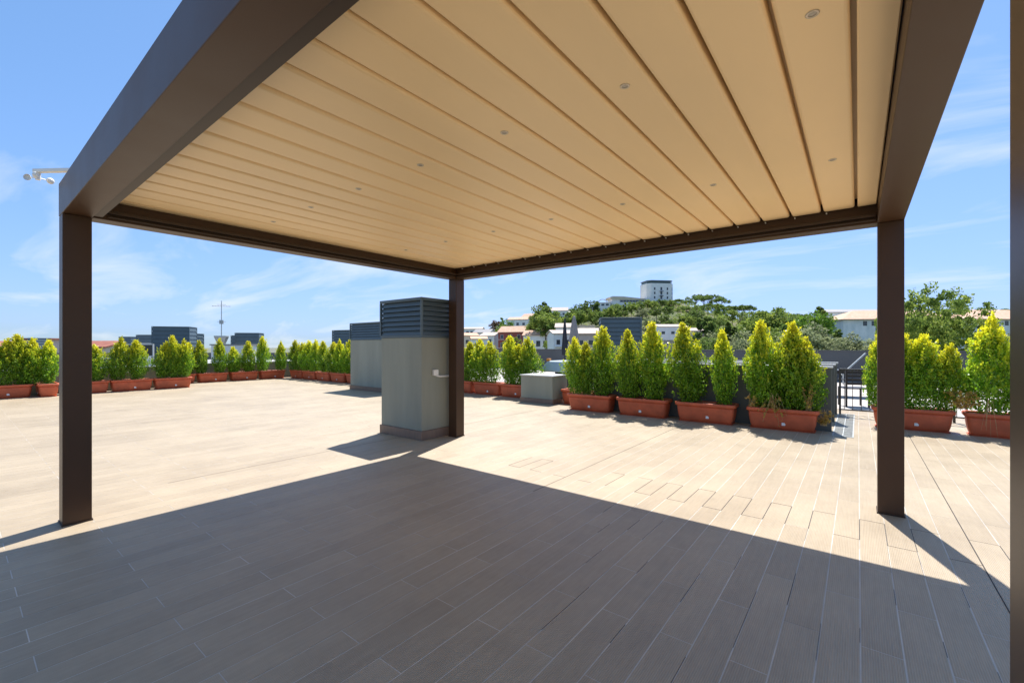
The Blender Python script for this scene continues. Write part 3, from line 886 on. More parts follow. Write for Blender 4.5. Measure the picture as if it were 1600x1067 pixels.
def parasol(px, dep, ztop, rad, m, label):
    x, y = at(px, dep)
    t = empty('closed_parasol', (x, y, -.012)); tag(t, label, 'parasol')
    MB().tube([(0, 0, .07), (0, 0, ztop - .02)], .025, 8).build('pole', M_['black'], t)
    B(-.35, .35, -.35, .35, .001, .068).build('base', M_['black'], t)
    rings = []
    for k in range(13):
        f = k / 12; z = ztop - f * (ztop - 1.05)
        r = rad * (.12 + .95 * f ** .8) * (1 if f < .85 else 1 - (f - .85) * 1.6)
        rings.append([(r * (1 + .22 * math.cos(6 * q)) * math.cos(q), r * (1 + .22 * math.cos(6 * q)) * math.sin(q), z) for q in [2*math.pi*i/36 for i in range(36)]])
    MB().loft(rings).build('folded_canopy', M_[m], t, smooth=True)
parasol(897, 17.5, 2.62, .26, 'canvas', 'closed grey parasol standing beyond the planters')
parasol(882.5, 18.5, 2.60, .13, 'canvas_dark', 'closed narrow dark parasol beside the grey parasol')
x, y = at(968, 15.2)
vent((x, y), 1.35, 1.05, 1.30, zat(495.5, 14.8), 7, 'dark louvred vent rising behind the second near planter', rz=R(30), skirt=False, body_mat='wallgrey', zb=-.012)

# ------------------------------------------------------------------ neighbouring roof on the left
nb = empty('neighbour_building', at(250, 46) + (-14.0,), .6652)
tag(nb, 'flat roofed neighbouring building with grey parapets', 'building')
B(-26, 10, -16, 14, .01, 13.6).build('wall', M_['building'], nb)
B(-25.8, 9.8, -15.8, 13.8, 13.601, 13.65).build('roof', M_['roofmem'], nb)
for q in ((-26, 10, -16.0, -15.75), (-26, 10, 13.75, 14)):
    B(q[0], q[1], q[2], q[3], 13.651, 14.55).build('parapet', M_['wallgrey'], nb)
B(-26.03, 10.03, -16.03, -15.72, 14.551, 14.60).build('coping', M_['cap'], nb)
def rvent(p0, p1, py, dep, label, rz=0.0, depth=1.4, nsl=6, base=541):
    w = (p1 - p0) / F1600 * dep
    x, y = at((p0 + p1) / 2, dep)
    zt = zat(py, dep - depth / 2)
    vent((x, y), w, depth, .80, zt + .4, nsl, label, rz=.6652 + rz, skirt=False, body_mat='wallgrey', zb=-.40)
RV = 'small louvred vent among the neighbouring rooftop vents'
rvent(195, 214, 526, 44, 'small dark vent above the framed dark panel on the next roof')
rvent(222, 252, 523, 42, 'mid sized dark vent beside the biggest rooftop vent')
rvent(249, 298, 510, 34, 'biggest dark louvred vent on the neighbouring roof', rz=R(18), depth=1.6, nsl=8)
rvent(296, 311, 521, 42, 'narrow dark vent tucked behind the biggest rooftop vent')
rvent(367, 376, 524, 46, 'narrow vent left beside the wide vent past the antenna')
rvent(373, 407, 520, 42, 'wide dark vent standing past the antenna mast', rz=R(12))
rvent(53, 66, 528, 52, 'dark vent rising above the red roofs')
# framed dark panel
x, y = at(217, 31.5); fp = empty('framed_panel', (x, y, -.35), .6652); tag(fp, 'dark glazed panel in a pale frame on the neighbouring roof', 'panel')
B(-1.0, 1.0, -.02, .02, 1.10, 1.86).build('panel', M_['panel'], fp)
for q in ((-1.06, 1.06, 1.861, 1.93), (-1.06, 1.06, 1.03, 1.099)):
    B(q[0], q[1], -.05, .05, q[2], q[3]).build('frame', M_['frame'], fp)
for q in (-1.03, 1.03):
    B(q - .03, q + .029, -.049, .049, .02, 1.0295).build('leg', M_['galv'], fp)
    B(q - .03, q + .029, -.049, .049, 1.0995, 1.8605).build('frame', M_['frame'], fp)
B(-.02, .02, -.035, .035, 1.0995, 1.8605).build('mullion', M_['frame'], fp)
# white roof hut
x, y = at(244, 37); wh = empty('roof_hut', (x, y, -.35), .6652); tag(wh, 'small white roof hut among the neighbouring vents', 'hut')
B(-.55, .55, -.8, .8, .01, 1.95).build('wall', M_['w_white'], wh); B(-.62, .62, -.87, .87, 1.951, 2.03).build('roof', M_['cap'], wh)
x, y = at(366, 39); wh = empty('roof_hut', (x, y, -.35), .6652); tag(wh, 'long pale roof hut under the vents past the antenna', 'hut')
B(-1.5, 1.5, -.8, .8, .01, 1.85).build('wall', M_['w_white'], wh); B(-1.6, 1.6, -.87, .87, 1.851, 1.95).build('roof', M_['roof_gr'], wh)
# antenna
x, y = at(346, 40); an = empty('antenna_mast', (x, y, -.35), .6652 + .3); tag(an, 'thin television antenna mast on the neighbouring roof', 'antenna')
zt = zat(470, 40) + .35
MB().tube([(0, 0, .01), (0, 0, zt)], [.05, .03], 8).build('mast', M_['galv'], an)
MB().loft([rrect(.5, .5, .05, .02), rrect(.55, .55, .05, 2.0), rrect(.95, .95, .05, 2.6), rrect(.95, .95, .05, 2.7)]).build('base_cowl', M_['galv'], an)
for z, l in ((zt - .5, .75), (zt - .35, .35), (zt - 1.9, .35)):
    MB().tube([(-l, 0, z), (l, 0, z)], .016, 6).build('boom', M_['galv'], an)
for q in range(7):
    xx = -.66 + q * .22
    MB().tube([(xx, -.3, zt - .47), (xx, .3, zt - .47)], .012, 5).build('element', M_['galv'], an)
B(-.15, .15, -.1, .1, zt - 2.1, zt - 1.75).build('amplifier', M_['galv'], an)

# ------------------------------------------------------------------ houses
def win_meshes(w_, h_, fm):
    f = MB(); b = .09
    f.box(-w_/2-b, w_/2+b, -.06, 0, -h_/2-b, -h_/2); f.box(-w_/2-b, w_/2+b, -.06, 0, h_/2, h_/2+b)
    f.box(-w_/2-b, -w_/2-.001, -.06, 0, -h_/2+.001, h_/2-.001); f.box(w_/2+.001, w_/2+b, -.06, 0, -h_/2+.001, h_/2-.001)
    p = B(-w_/2, w_/2, -.02, 0, -h_/2, h_/2)
    return f.mesh('window', M_[fm]), p.mesh('pane', M_['pane'])
def house(px, dep, w_, d_, ze, zr, rot, wall, roof, label, style='gable', fw=(), sw=(), base=None, name='house', cat='house', balc=(), lw=(), over=.4):
    x, y = at(px, dep)
    lat = (px - 800) / F1600 * dep
    z0 = (H(lat, dep) - 1.5) if base is None else base
    t = empty(name, (x, y, z0), .6652 + rot); tag(t, label, cat)
    e, r_ = ze - z0, zr - z0
    a, c = w_ / 2, d_ / 2
    if style == 'gable':      # ridge along the facade
        MB().prism([(-c, 0), (c, 0), (c, e), (0, r_ - .05), (-c, e)], 'x', -a, a).build('wall', M_[wall], t)
        k = (r_ - e) / c
        MB().prism([(-c - over, e - over * k + .03), (0, r_ + .0), (c + over, e - over * k + .03), (c + over, e - over * k + .25), (0, r_ + .25), (-c - over, e - over * k + .25)], 'x', -a - over, a + over).build('roof', M_[roof], t)
    elif style == 'hip':
        B(-a, a, -c, c, 0, e).build('wall', M_[wall], t)
        m = MB(); o = over; i = min(a, c)
        m.v = [(-a-o,-c-o,e+.01),(a+o,-c-o,e+.01),(a+o,c+o,e+.01),(-a-o,c+o,e+.01),(-a+i,0,r_),(a-i,0,r_),(-a-o,-c-o,e+.2),(a+o,-c-o,e+.2),(a+o,c+o,e+.2),(-a-o,c+o,e+.2)]
        m.f = [(0,3,2,1),(0,1,7,6),(1,2,8,7),(2,3,9,8),(3,0,6,9),(6,7,5,4),(7,8,5),(8,9,4,5),(9,6,4)]
        m.build('roof', M_[roof], t)
    else:
        B(-a, a, -c, c, 0, e).build('wall', M_[wall], t)
        B(-a - .15, a + .15, -c - .15, c + .15, e + .005, e + .3).build('roof', M_[roof], t)
    for grp, side in ((fw, 'f'), (sw, 's'), (lw, 'l')):
        cache = {}
        for (u, z, ww, hh, fm) in grp:
            if (ww, hh, fm) not in cache: cache[(ww, hh, fm)] = win_meshes(ww, hh, fm)
            fme, pme_ = cache[(ww, hh, fm)]
            if side == 'f': o = link('window', fme, t, (u, -c, z - z0))
            elif side == 's': o = link('window', fme, t, (a, u, z - z0), R(90))
            else: o = link('window', fme, t, (-a, u, z - z0), R(-90))
            link('pane', pme_, o)
    for (u, z, ww) in balc:
        B(u - ww/2, u + ww/2, -c - 1.1, -c - .002, z - z0 - .15, z - z0).build('balcony', M_['w_white'], t)
    return t
def grid(us, zs, ww, hh, fm='frame'):
    return [(u, z, ww, hh, fm) for u in us for z in zs]
# red house: facade to the left, gable to the right
house(804, 180, 11.0, 8.0, zat(519, 178), zat(510.5, 180), R(-24), 'w_red', 'roof_or', 'red house with orange tiled roof and pale framed windows', fw=grid((-3.8, 0.0, 3.6), (5.3, 2.0, -1.2), 1.2, 1.5), sw=grid((0.5,), (5.6, 2.2), 1.1, 1.4), balc=((-3.8, 4.2, 2.6), (0, 4.2, 2.6), (-3.8, .9, 2.6), (0, .9, 2.6)))
house(842, 165, 10.2, 7.5, zat(524, 163), zat(517, 165), R(-16), 'w_white', 'roof_or', 'white house with orange roof and dark tall windows next to the red house', fw=grid((-3.2, 0.6, 3.2), (2.4, -1.2), 1.3, 1.9, 'frame_dk'), sw=grid((0,), (2.0,), .9, 1.1, 'frame_dk'))
house(881, 150, 5.0, 6.0, zat(512, 150), zat(506, 150), R(-10), 'w_white', 'roof_pk', 'narrow white house with small windows behind the dark parasol', fw=grid((-1.2, 1.2), (5.6, 2.6, -.2), .9, 1.1, 'frame_dk'))
house(874, 128, 5.4, 6.0, zat(522, 128), zat(517, 128), R(12), 'w_white', 'roof_pk', 'white terraced house with a wide balcony below the pines', fw=grid((-1.3, 1.3), (2.6, -.1), 1.0, 1.3, 'frame'), balc=((0, 1.4, 4.4),))
house(918, 120, 6.6, 7.0, zat(522, 120), zat(514, 120), R(-8), 'w_pink', 'roof_pk', 'beige house with pale tiled roof beside the grey parasol', fw=grid((-1.8, .8), (2.4,), .9, 1.0, 'frame_dk'))
house(913, 165, 6.0, 6.0, zat(510, 165), zat(506, 165), R(10), 'w_cream', 'roof_pk', 'cream upper house above the beige roofs', fw=grid((-1.2, 1.4), (7.5,), 1.0, 1.0, 'frame_dk'), style='flat')
house(768, 190, 7.2, 7.0, zat(525, 190), zat(520, 190), R(-30), 'w_white', 'roof_pk', 'white house with pale roof just behind the yellow shrub tips', fw=grid((-1.8, 1.6), (3.8, .8), 1.0, 1.2, 'frame_dk'))
house(757, 215, 8.5, 7.0, zat(520, 215), zat(515, 215), R(-20), 'w_white', 'roof_gr', 'white house with grey roof among the distant houses', fw=grid((-2.2, .4, 2.4), (6.0, 2.6), 1.0, 1.2, 'frame_dk'))
house(741, 245, 10.0, 7.0, zat(514.5, 245), zat(512, 245), R(-8), 'w_white', 'roof_pk', 'long white house highest in the distant cluster', fw=grid((-3, -.6, 2), (9.0, 5.6), 1.3, 1.2, 'frame_dk'))
house(732, 160, 5.6, 6.0, zat(525, 160), zat(521, 160), R(20), 'w_cream', 'roof_or', 'cream house beside the pergola corner post', fw=grid((-1.2, 1.2), (3.0, .2), .9, 1.1, 'frame_dk'))
house(748, 150, 5.0, 5.0, zat(530, 150), zat(526.5, 150), R(8), 'w_white', 'roof_or', 'small white house with orange roof in front of the cream one', fw=grid((-1.1, 1.1), (1.9,), .9, 1.0, 'frame_dk'))
house(812, 285, 13, 9, zat(500, 285), zat(496, 285), R(-18), 'w_white', 'roof_or', 'white villa with orange roof on the hillside', fw=grid((-4, 0, 4), (15.6,), 1.5, 1.5, 'frame_dk'))
house(830, 300, 10, 9, zat(496, 300), zat(490.5, 300), R(-30), 'w_pink', 'roof_or', 'pink walled villa with a chimney on the hillside', fw=grid((-2.5, 2.0), (17.5,), 1.3, 1.4, 'frame_dk'))
house(801, 300, 9, 8, zat(499.5, 300), zat(497, 300), R(0), 'w_white', 'roof_gr', 'flat roofed white villa on the hillside', fw=grid((-2.5, 2.0), (16.5,), 1.3, 1.4, 'frame_dk'), style='flat')
house(873, 340, 14, 9, zat(486, 340), zat(481, 340), R(-10), 'w_white', 'roof_pk', 'white villa among the pines near the hilltop', fw=grid((-4, 0, 4), (26,), 1.5, 1.5, 'frame_dk'))
house(889, 350, 11, 9, zat(489, 350), zat(484.5, 350), R(14), 'w_white', 'roof_gr', 'second white villa close under the hilltop pavilion', fw=grid((-2, 2), (25,), 1.4, 1.4, 'frame_dk'))
house(1044, 150, 9.6, 9.0, zat(512, 150), zat(507, 146), R(2), 'w_white', 'roof_pk', 'white block with two rows of small windows on the slope', fw=grid((-3.4, -.2, 3.0), (5.9, 3.0), .9, .7, 'frame_dk'), over=.15)
house(1078, 158, 7.0, 8.0, zat(518, 158), zat(513.5, 158), R(2), 'w_pink', 'roof_pk', 'low pink annexe beside the white block', over=.15)
house(1050, 128, 12, 5, zat(533, 128), zat(530, 128), R(2), 'w_pink', 'roof_pk', 'low pinkish building below the white block', style='flat', fw=grid((3.0,), (1.0,), 1.0, .8, 'frame_dk'))
# hilltop
def tower():
    px, dep = 1025.5, 335; x, y = at(px, dep); z0 = zat(470, dep)
    t = empty('hilltop_tower', (x, y, z0 - 4), .6652 + R(8)); tag(t, 'white round-cornered tower block crowning the hill', 'tower block')
    a, c, ch, h = 10.4, 8, 2.6, zat(445, dep) - z0 + 4
    poly = [(-a+ch,-c),(a-ch,-c),(a,-c+ch),(a,c-ch),(a-ch,c),(-a+ch,c),(-a,c-ch),(-a,-c+ch)]
    MB().prism(poly, 'z', 0, h).build('wall', M_['w_white'], t)
    s = .93
    MB().prism([(p * s, q * s) for p, q in poly], 'z', h + .01, h + 1.9).build('glazed_storey', M_['green_band'], t)
    MB().prism([(p * .99, q * .99) for p, q in poly], 'z', h + 1.91, h + 2.25).build('roof', M_['roof_gr'], t)
    f1, p1 = win_meshes(.9, 1.7, 'frame_dk'); f2, p2 = win_meshes(1.3, 2.2, 'frame_dk')
    for u, fm, pm in ((-5.2, f1, p1), (0, f2, p2), (4.8, f1, p1)):
        for z in (5.6, 8.9, 12.1):
            o = link('window', fm, t, (u, -c, z)); link('pane', pm, o)
    for z in (7.4, 10.7):
        B(-1.5, 1.5, -c - 1.1, -c - .01, z - .6, z - .35).build('balcony', M_['frame_dk'], t)
    for z in (5.6, 8.9, 12.1):
        for sx in (1,):
            u = sx * (a - ch / 2)
            o = link('window', f2, t, (u, -c + ch / 2, z), sx * R(45)); link('pane', p2, o)
    for z in (8.9, 12.1):
        for q in (-3.5, 3.5):
            o = link('window', f2, t, (a, q, z), R(90)); link('pane', p2, o)
tower()
x, y = at(978, 330); hp = empty('hilltop_pavilion', (x, y, zat(476, 330) - 4), .6652 + R(6)); tag(hp, 'long white pavilion with blue glazing and curved roof below the tower', 'pavilion')
hz = zat(469, 330) - zat(476, 330) + 4
B(-12.5, 12.5, -5, 5, 0, hz).build('wall', M_['w_white'], hp)
B(-6.5, 12.2, -5.15, -5.01, hz - 2.0, hz - .5).build('glazing', M_['pane'], hp)
for q in range(9): B(-6.4 + q * 2.3, -6.2 + q * 2.3, -5.25, -5.16, hz - 2.0, hz - .5).build('mullion', M_['frame'], hp)
MB().prism([(-13.5, hz + .02), (13.2, hz + .02), (13.2, hz + .6), (6, hz + 1.2), (-4, hz + 2.1), (-12, hz + 2.2), (-14, hz + 1.6)], 'y', -5.8, 5.5).build('roof', M_['w_cream'], hp)
house(942, 325, 11, 8, zat(474, 325), zat(471, 325), R(-12), 'w_white', 'roof_pk', 'white terraced building at the pavilion end', style='flat', fw=grid((-3.2, 0, 3.2), (zat(477, 325),), 2.0, 1.2, 'frame_dk'))
x, y = at(941.5, 322); ca = empty('arched_canopy', (x, y, zat(473.5, 322)), .6652); tag(ca, 'small arched canopy beside the hilltop pavilion', 'canopy')
MB().tube([(3.2 * math.cos(R(180 - q * 15)), 0, 2.6 * math.sin(R(q * 15))) for q in range(13)], .28, 6).build('arch', M_['frame'], ca)
# the long weathered building on the right
house(1385, 128, 30, 12, zat(500, 124), zat(486, 130), R(-7), 'w_old', 'roof_or', 'long weathered white building with orange tiled roof', style='hip', base=-10, name='old_building', cat='building',
      fw=grid((-9.4, -7.2, -5.2, -3.2, -1, 4, 6.5, 9), (zat(505, 122),), .8, 1.1, 'frame_dk') + grid((-6.2, -1.5), (zat(514, 122),), .8, 1.0, 'frame_dk'), over=.7)
house(1545, 122, 24, 12, zat(500.5, 118), zat(485, 124), R(4), 'w_old', 'roof_or', 'weathered white wing with orange roof behind the tall tree', style='hip', base=-10, name='old_building', cat='building',
      fw=grid((-10, -6.4, -2.4, .0, 1.9, 4.2), (zat(505, 116),), .8, 1.0, 'frame_dk') + grid((.9,), (zat(514, 116),), .8, 1.0, 'frame_dk'), over=.7)
house(1335, 150, 22, 8, zat(489.5, 150), zat(484.5, 150), R(-4), 'w_old', 'roof_gr', 'grey roofed rear range rising behind the long building', base=-10, name='old_building', cat='building')
# red roofs on the left
house(35, 75, 13, 8, zat(543, 75), zat(535, 75), R(4), 'w_cream', 'roof_rd', 'house with red-brown tiled roof behind the side row shrubs', base=-14, fw=grid((-3, 0, 3), (-.5,), 1.2, 1.2))
house(80, 62, 3.4, 4, zat(531, 62), zat(529, 62), R(4), 'w_pink', 'roof_rd', 'small red roofed turret beside the dark vent', base=-14, style='hip')
house(165, 82, 9, 8, zat(543, 82), zat(534.5, 82), R(-6), 'w_cream', 'roof_rd', 'house with red-brown roof seen right of the front corner post', base=-14, fw=grid((-2.5, 2.5), (-.5,), 1.2, 1.2))
house(-40, 80, 12, 8, zat(542, 80), zat(535, 80), R(10), 'w_white', 'roof_rd', 'house with red roof at the open end of the side row', base=-14)

# ------------------------------------------------------------------ trees
def clumps(seed, kind):
    rng = np.random.default_rng(seed)
    Cs = []; Rs = []
    if kind == 'umbrella':
        for q in range(26):
            a = rng.random() * 6.283; r = .47 * math.sqrt(rng.random())
            Cs.append((r * math.cos(a), r * math.sin(a), .74 + .17 * (1 - (r / .47) ** 2) + rng.normal() * .012)); Rs.append((.11, .11, .085))
    elif kind == 'round':
        for q in range(34):
            d = rng.normal(size=3); d /= np.linalg.norm(d); r = rng.random() ** .4
            Cs.append((.36 * d[0] * r, .36 * d[1] * r, .60 + .33 * d[2] * r)); s = rng.uniform(.07, .14); Rs.append((s, s, s * .8))
    elif kind == 'tall':
        for q in range(32):
            t = rng.random(); a = rng.random() * 6.283; r = .22 * (1 - .75 * t) * math.sqrt(rng.random()) + .02
            Cs.append((r * math.cos(a), r * math.sin(a), .22 + .74 * t)); s = rng.uniform(.05, .10) * (1.15 - .6 * t); Rs.append((s, s, s * 1.1))
    elif kind == 'airy':
        for q in range(120):
            d = rng.normal(size=3); d /= np.linalg.norm(d); r = rng.random() ** .45
            Cs.append((.40 * d[0] * r * rng.uniform(.8, 1.15), .40 * d[1] * r, .58 + .38 * d[2] * r)); s = rng.uniform(.03, .07); Rs.append((s, s, s * .8))
    elif kind == 'bush':
        for q in range(26):
            d = rng.normal(size=3); d /= np.linalg.norm(d); d[2] = abs(d[2]); r = rng.random() ** .5
            Cs.append((.46 * d[0] * r, .46 * d[1] * r, .12 + .68 * d[2] * r)); s = rng.uniform(.10, .17); Rs.append((s, s, s))
    return np.array(Cs), np.array(Rs)
def crown_mesh(seed, kind, nleaf, leaf, material):
    C0, R0 = clumps(seed, kind)
    rng = np.random.default_rng(seed + 50)
    k = rng.integers(0, len(C0), nleaf)
    d = rng.normal(size=(nleaf, 3)); d /= np.linalg.norm(d, axis=1, keepdims=True)
    rr_ = rng.random(nleaf) ** .4
    C = C0[k] + d * R0[k] * rr_[:, None]
    ct = rng.random(len(C0))
    tint = np.stack([np.clip(ct[k] * .6 + rng.random(nleaf) * .5, 0, 1), np.clip(ct[k] * .5 + rng.random(nleaf) * .5 - .35, 0, 1), rng.random(nleaf)], 1)
    return leaves_mesh('crown', C, d * .5 + rng.normal(size=(nleaf, 3)) * .6, leaf * (.6 + .8 * rng.random(nleaf)), tint, M_[material], .7)
def trunk_mesh(seed, kind):
    r = random.Random(seed); m = MB(); C0, _ = clumps(seed, kind)
    top = {'umbrella': .74, 'round': .55, 'tall': .85, 'airy': .6, 'bush': .3}[kind]
    br = {'umbrella': .022, 'round': .022, 'tall': .02, 'airy': .016, 'bush': .02}[kind]
    m.tube([(0, 0, -.05), (r.uniform(-.02, .02), r.uniform(-.02, .02), top * .5), (0, 0, top)], [br, br * .75, br * .4], 7)
    for c in C0[::max(1, len(C0) // 12)]:
        z = top * r.uniform(.55, .95)
        c = Vector(c); s = Vector((0, 0, min(z, c.z - .02)))
        m.tube([s, s.lerp(c, .5) + Vector((0, 0, -.01)), c], [br * .38, br * .26, br * .1], 5)
    return m.mesh('trunk', M_['bark'])
KINDS = {
    'pine': [('umbrella', 21, 1500, .050, 'pine'), ('umbrella', 22, 1500, .050, 'pine')],
    'broad': [('round', 31, 1700, .055, 'broad'), ('round', 32, 1700, .055, 'broad'), ('round', 33, 1700, .055, 'broad')],
    'dark': [('round', 34, 1700, .055, 'pine'), ('round', 35, 1700, .055, 'pine')],
    'olive': [('bush', 41, 1800, .050, 'olive'), ('round', 42, 1800, .045, 'olive')],
    'conifer': [('tall', 51, 1500, .050, 'pine'), ('tall', 52, 1500, .050, 'broad')],
    'bright': [('round', 61, 2600, .045, 'bright')],
    'airy': [('airy', 71, 9000, .024, 'broad')],
    'rust': [('round', 81, 1500, .055, 'rust')],
}
NAMES = {'pine': 'umbrella_pine', 'broad': 'broadleaf_tree', 'dark': 'evergreen_tree', 'olive': 'olive_tree', 'conifer': 'conifer_tree', 'bright': 'leafy_tree', 'airy': 'airy_tree', 'rust': 'copper_tree'}
LAB = {'pine': 'dark umbrella pine with flat spreading crown', 'broad': 'mid green broadleaf tree', 'dark': 'dark evergreen tree',
       'olive': 'grey-green olive tree', 'conifer': 'narrow upright tree'}
def spot(px, dep):
    if px < 885: return ' above the white houses with orange roofs'
    if dep < 80: return ' just beyond the dark boundary wall'
    if px > 1170: return ' on the low slope towards the long old building'
    side = ' below the hilltop pavilion' if px < 1000 else (' below the white tower block' if px < 1060 else ' past the white tower block')
    return (' on the crest' if dep > 285 else ' on the upper slope' if dep > 225 else ' on the middle slope' if dep > 165 else ' on the lower slope') + side
TM = {}
for kd, vs in KINDS.items():
    TM[kd] = [(crown_mesh(s, k, n, l, m), trunk_mesh(s, k)) for (k, s, n, l, m) in vs]
trnd = random.Random(17)
def tree(kd, px, dep, h, label=None, zbase=None, wide=1.0, group='trees on the hillside'):
    x, y = at(px, dep)
    z = H((px - 800) / F1600 * dep, dep) - .3 if zbase is None else zbase
    t = empty(NAMES[kd], (x, y, z), trnd.uniform(0, 6.28))
    tag(t, label or LAB[kd] + spot(px, dep), 'tree', None if label else group)
    cm, tm = trnd.choice(TM[kd])
    for nm, me in (('trunk', tm), ('crown', cm)):
        o = link(nm, me, t); o.scale = (h * wide, h * wide, h)
    return t
# skyline pines and named trees
for px, dep, top, h in ((1087, 320, 461, 13), (1100, 312, 463, 12), (1112, 318, 461, 14), (1124, 308, 467, 13), (1142, 300, 478, 11), (1163, 296, 477, 13), (1153, 306, 479, 11), (1060, 318, 468, 10), (1075, 312, 470, 10),
                        (1050, 300, 472, 10), (1118, 290, 476, 12), (1095, 285, 478, 12), (1068, 285, 480, 12), (1135, 280, 485, 11)):
    tree('pine', px, dep, h, zbase=zat(top, dep) - h * .95, wide=1.15)
for px, dep, top, h, kd in ((848, 175, 476, 13, 'dark'), (861, 170, 485, 12, 'broad'), (843, 165, 486, 11, 'broad'), (872, 178, 487, 12, 'dark'), (853, 160, 494, 11, 'broad'), (834, 172, 498, 9, 'broad'), (866, 158, 499, 10, 'dark'), (850, 180, 473, 15, 'conifer'),
                            (905, 300, 474, 14, 'dark'), (915, 305, 470, 15, 'conifer'), (923, 300, 469, 15, 'dark'), (932, 298, 471, 14, 'conifer'), (908, 270, 484, 13, 'dark'), (925, 265, 482, 14, 'broad'), (940, 260, 486, 13, 'dark'),
                            (962, 270, 474, 14, 'dark'), (953, 262, 480, 13, 'broad'), (975, 275, 473, 12, 'conifer'), (987, 280, 471, 11, 'broad'), (897, 280, 480, 13, 'dark'),
                            (1012, 290, 468, 9, 'broad'), (1033, 292, 466, 9, 'dark'), (1022, 285, 470, 9, 'broad'), (1000, 285, 471, 9, 'dark'), (1046, 295, 468, 9, 'broad')):
    tree(kd, px, dep, h, zbase=zat(top, dep) - h * .96, wide=1.05)
tree('rust', 776, 240, 11, 'reddish brown round tree beside the distant villas', zbase=zat(500, 240) - 10.5, wide=1.1)
for px, dep, top, h, kd, lab in ((793, 235, 500, 10, 'bright', 'round bright green tree beside the hillside villas'), (786, 245, 497, 12, 'conifer', 'dark pointed tree rising between the villa trees'), (784, 200, 508, 8, 'broad', 'low green tree behind the red house'), (821, 210, 504, 9, 'olive', 'grey-green tree above the red house'), (859, 140, 531, 6, 'broad', 'round green tree in front of the white house'), (801, 150, 524, 9, 'broad', 'leafy tree before the red house facade')):
    tree(kd, px, dep, h, lab, zbase=zat(top, dep) - h * .95)
# scatter over the slopes
blocks = [(1014, 1095, 165), (775, 870, 190), (865, 935, 170)]
cnt = 0
while cnt < 165:
    px = trnd.uniform(880, 1310); dep = trnd.uniform(135, 330)
    if any(a - 6 < px < b + 6 and dep < d for a, b, d in blocks): continue
    if px < 960 and dep < 175: continue
    kd = trnd.choices(['broad', 'dark', 'pine', 'olive', 'conifer'], [4, 3, 1.5, 2.5, 1.2])[0]
    h = trnd.uniform(8, 12.5) * (0.72 if kd == 'olive' else 1)
    zb = H((px - 800) / F1600 * dep, dep)
    sky_y = np.interp(px, [880, 940, 1000, 1050, 1120, 1170, 1190, 1230, 1310], [486, 474, 472, 472, 470, 488, 488, 490, 508])
    if zb + h > zat(sky_y, dep): continue
    tree(kd, px, dep, h, wide=trnd.uniform(.95, 1.25)); cnt += 1
for px, dep, top, h, kd in ((1185, 150, 485, 14, 'broad'), (1202, 140, 480, 15, 'broad'), (1215, 145, 484, 14, 'broad'), (1175, 135, 497, 12, 'broad'), (1192, 120, 500, 12, 'olive'), (1160, 120, 503, 12, 'olive'), (1142, 110, 505, 12, 'conifer'), (1135, 105, 510, 11, 'olive'),
                            (1105, 112, 497, 13, 'conifer'), (1097, 120, 500, 12, 'conifer'), (1166, 100, 515, 10, 'olive'), (1232, 135, 490, 13, 'dark'), (1246, 130, 496, 12, 'dark'), (1220, 110, 512, 10, 'broad'), (1235, 100, 520, 9, 'broad'), (1120, 100, 518, 9, 'olive'),
                            (1200, 95, 520, 9, 'broad'), (1180, 92, 524, 8, 'olive'), (1240, 170, 491, 12, 'pine'), (1255, 165, 493, 12, 'pine'), (1150, 90, 528, 8, 'olive'), (1108, 92, 526, 8, 'dark'), (1090, 95, 530, 7, 'olive')):
    tree(kd, px, dep, h, zbase=zat(top, dep) - h * .95, wide=1.1)
tree('bright', 1272, 92, 9.5, 'dense bright green round tree before the long old building', zbase=zat(488, 92) - 9.0, wide=.95)
tree('bright', 1288, 94, 8, 'bright green tree merging with the dense round one', zbase=zat(492, 94) - 7.6, wide=.85)
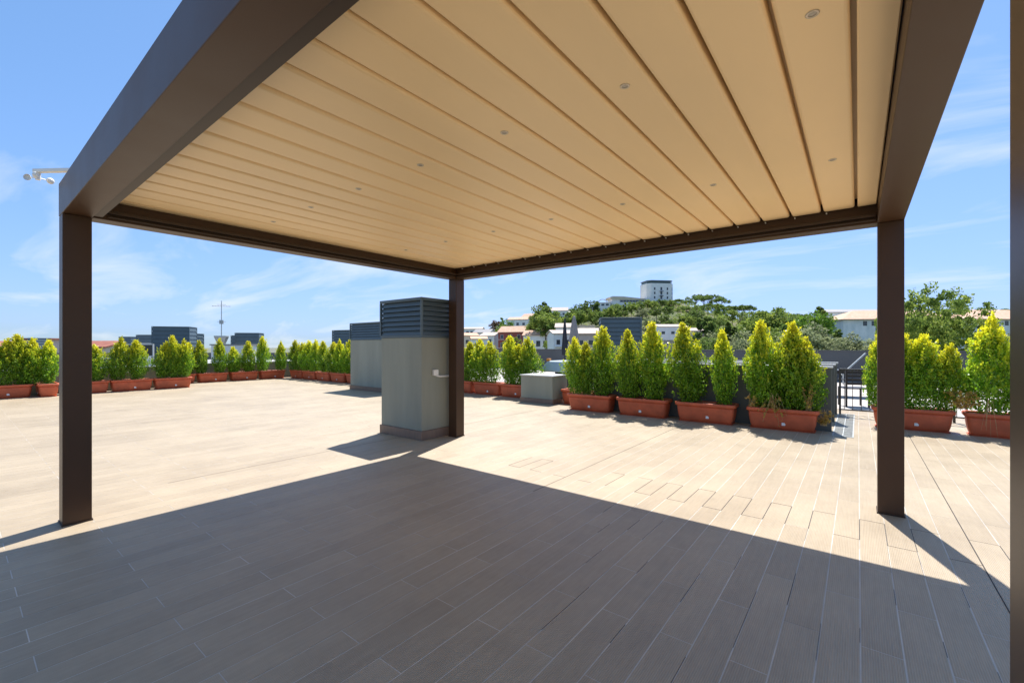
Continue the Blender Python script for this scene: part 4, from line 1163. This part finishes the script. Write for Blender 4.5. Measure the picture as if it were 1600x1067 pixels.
tree('conifer', 1281, 135, 12, 'dark domed tree top behind the bright green tree', zbase=zat(480, 135) - 11.6, wide=1.1)
tree('conifer', 1310, 66, 5, 'narrow fresh green tree under the long building', zbase=zat(516, 66) - 4.8, wide=1.1)
for px, dep, top, h in ((1262, 62, 511, 6.5), (1275, 58, 517, 5.5), (1250, 60, 520, 6), (1298, 60, 527, 5), (1322, 60, 525, 5), (1340, 62, 523, 5), (1355, 60, 526, 5), (1372, 64, 524, 5), (1288, 55, 530, 4.5), (1310, 56, 533, 4.5), (1235, 60, 527, 5), (1215, 62, 530, 5),
                        (1398, 64, 526, 5), (1560, 60, 522, 5), (1545, 62, 524, 5), (1580, 64, 518, 6)):
    tree('olive', px, dep, h, zbase=zat(top, dep) - h * .85, wide=1.25)
tree('airy', 1448, 46, 13, 'tall airy tree with open crown behind the railing', zbase=zat(446, 46) - 12.6, wide=.75)
tree('airy', 1492, 48, 11.5, 'tall airy tree with thin top beside the other airy tree', zbase=zat(452, 48) - 11.2, wide=.72)
tree('airy', 1420, 50, 11, 'airy tree half behind the pergola post', zbase=zat(456, 50) - 10.6, wide=.7)
for px in (1540, 1552, 1563, 1576, 1590):
    tree('dark', px, 300, 14, 'dark wood edge tree on the far ridge', zbase=zat(479.5 + trnd.uniform(-1, 2), 300) - 13.5, group=None, wide=1.2)['group'] = 'trees on the far ridge'
# undergrowth covering the slopes
rng = np.random.default_rng(9)
nu = 32000
lat = rng.uniform(-60, 260, nu); dep = rng.uniform(85, 335, nu)
pts = np.array([(*c2w(l, d), H(l, d) + rng.uniform(.0, 1.6)) for l, d in zip(lat, dep)])
patch = .5 + .5 * np.sin(lat * .11 + np.sin(dep * .07) * 2) * np.sin(dep * .09)
tint = np.stack([np.clip(patch * .6 + rng.random(nu) * .5, 0, 1), rng.random(nu) * .4, rng.random(nu)], 1)
um = leaves_mesh('undergrowth', pts, rng.normal(size=(nu, 3)) + np.array([0, 0, .5]), 0.6 + .9 * rng.random(nu), tint, M_['broad'], .7)
tag(link('undergrowth', um), 'low green scrub covering the hill slopes', 'scrub', kind='stuff')
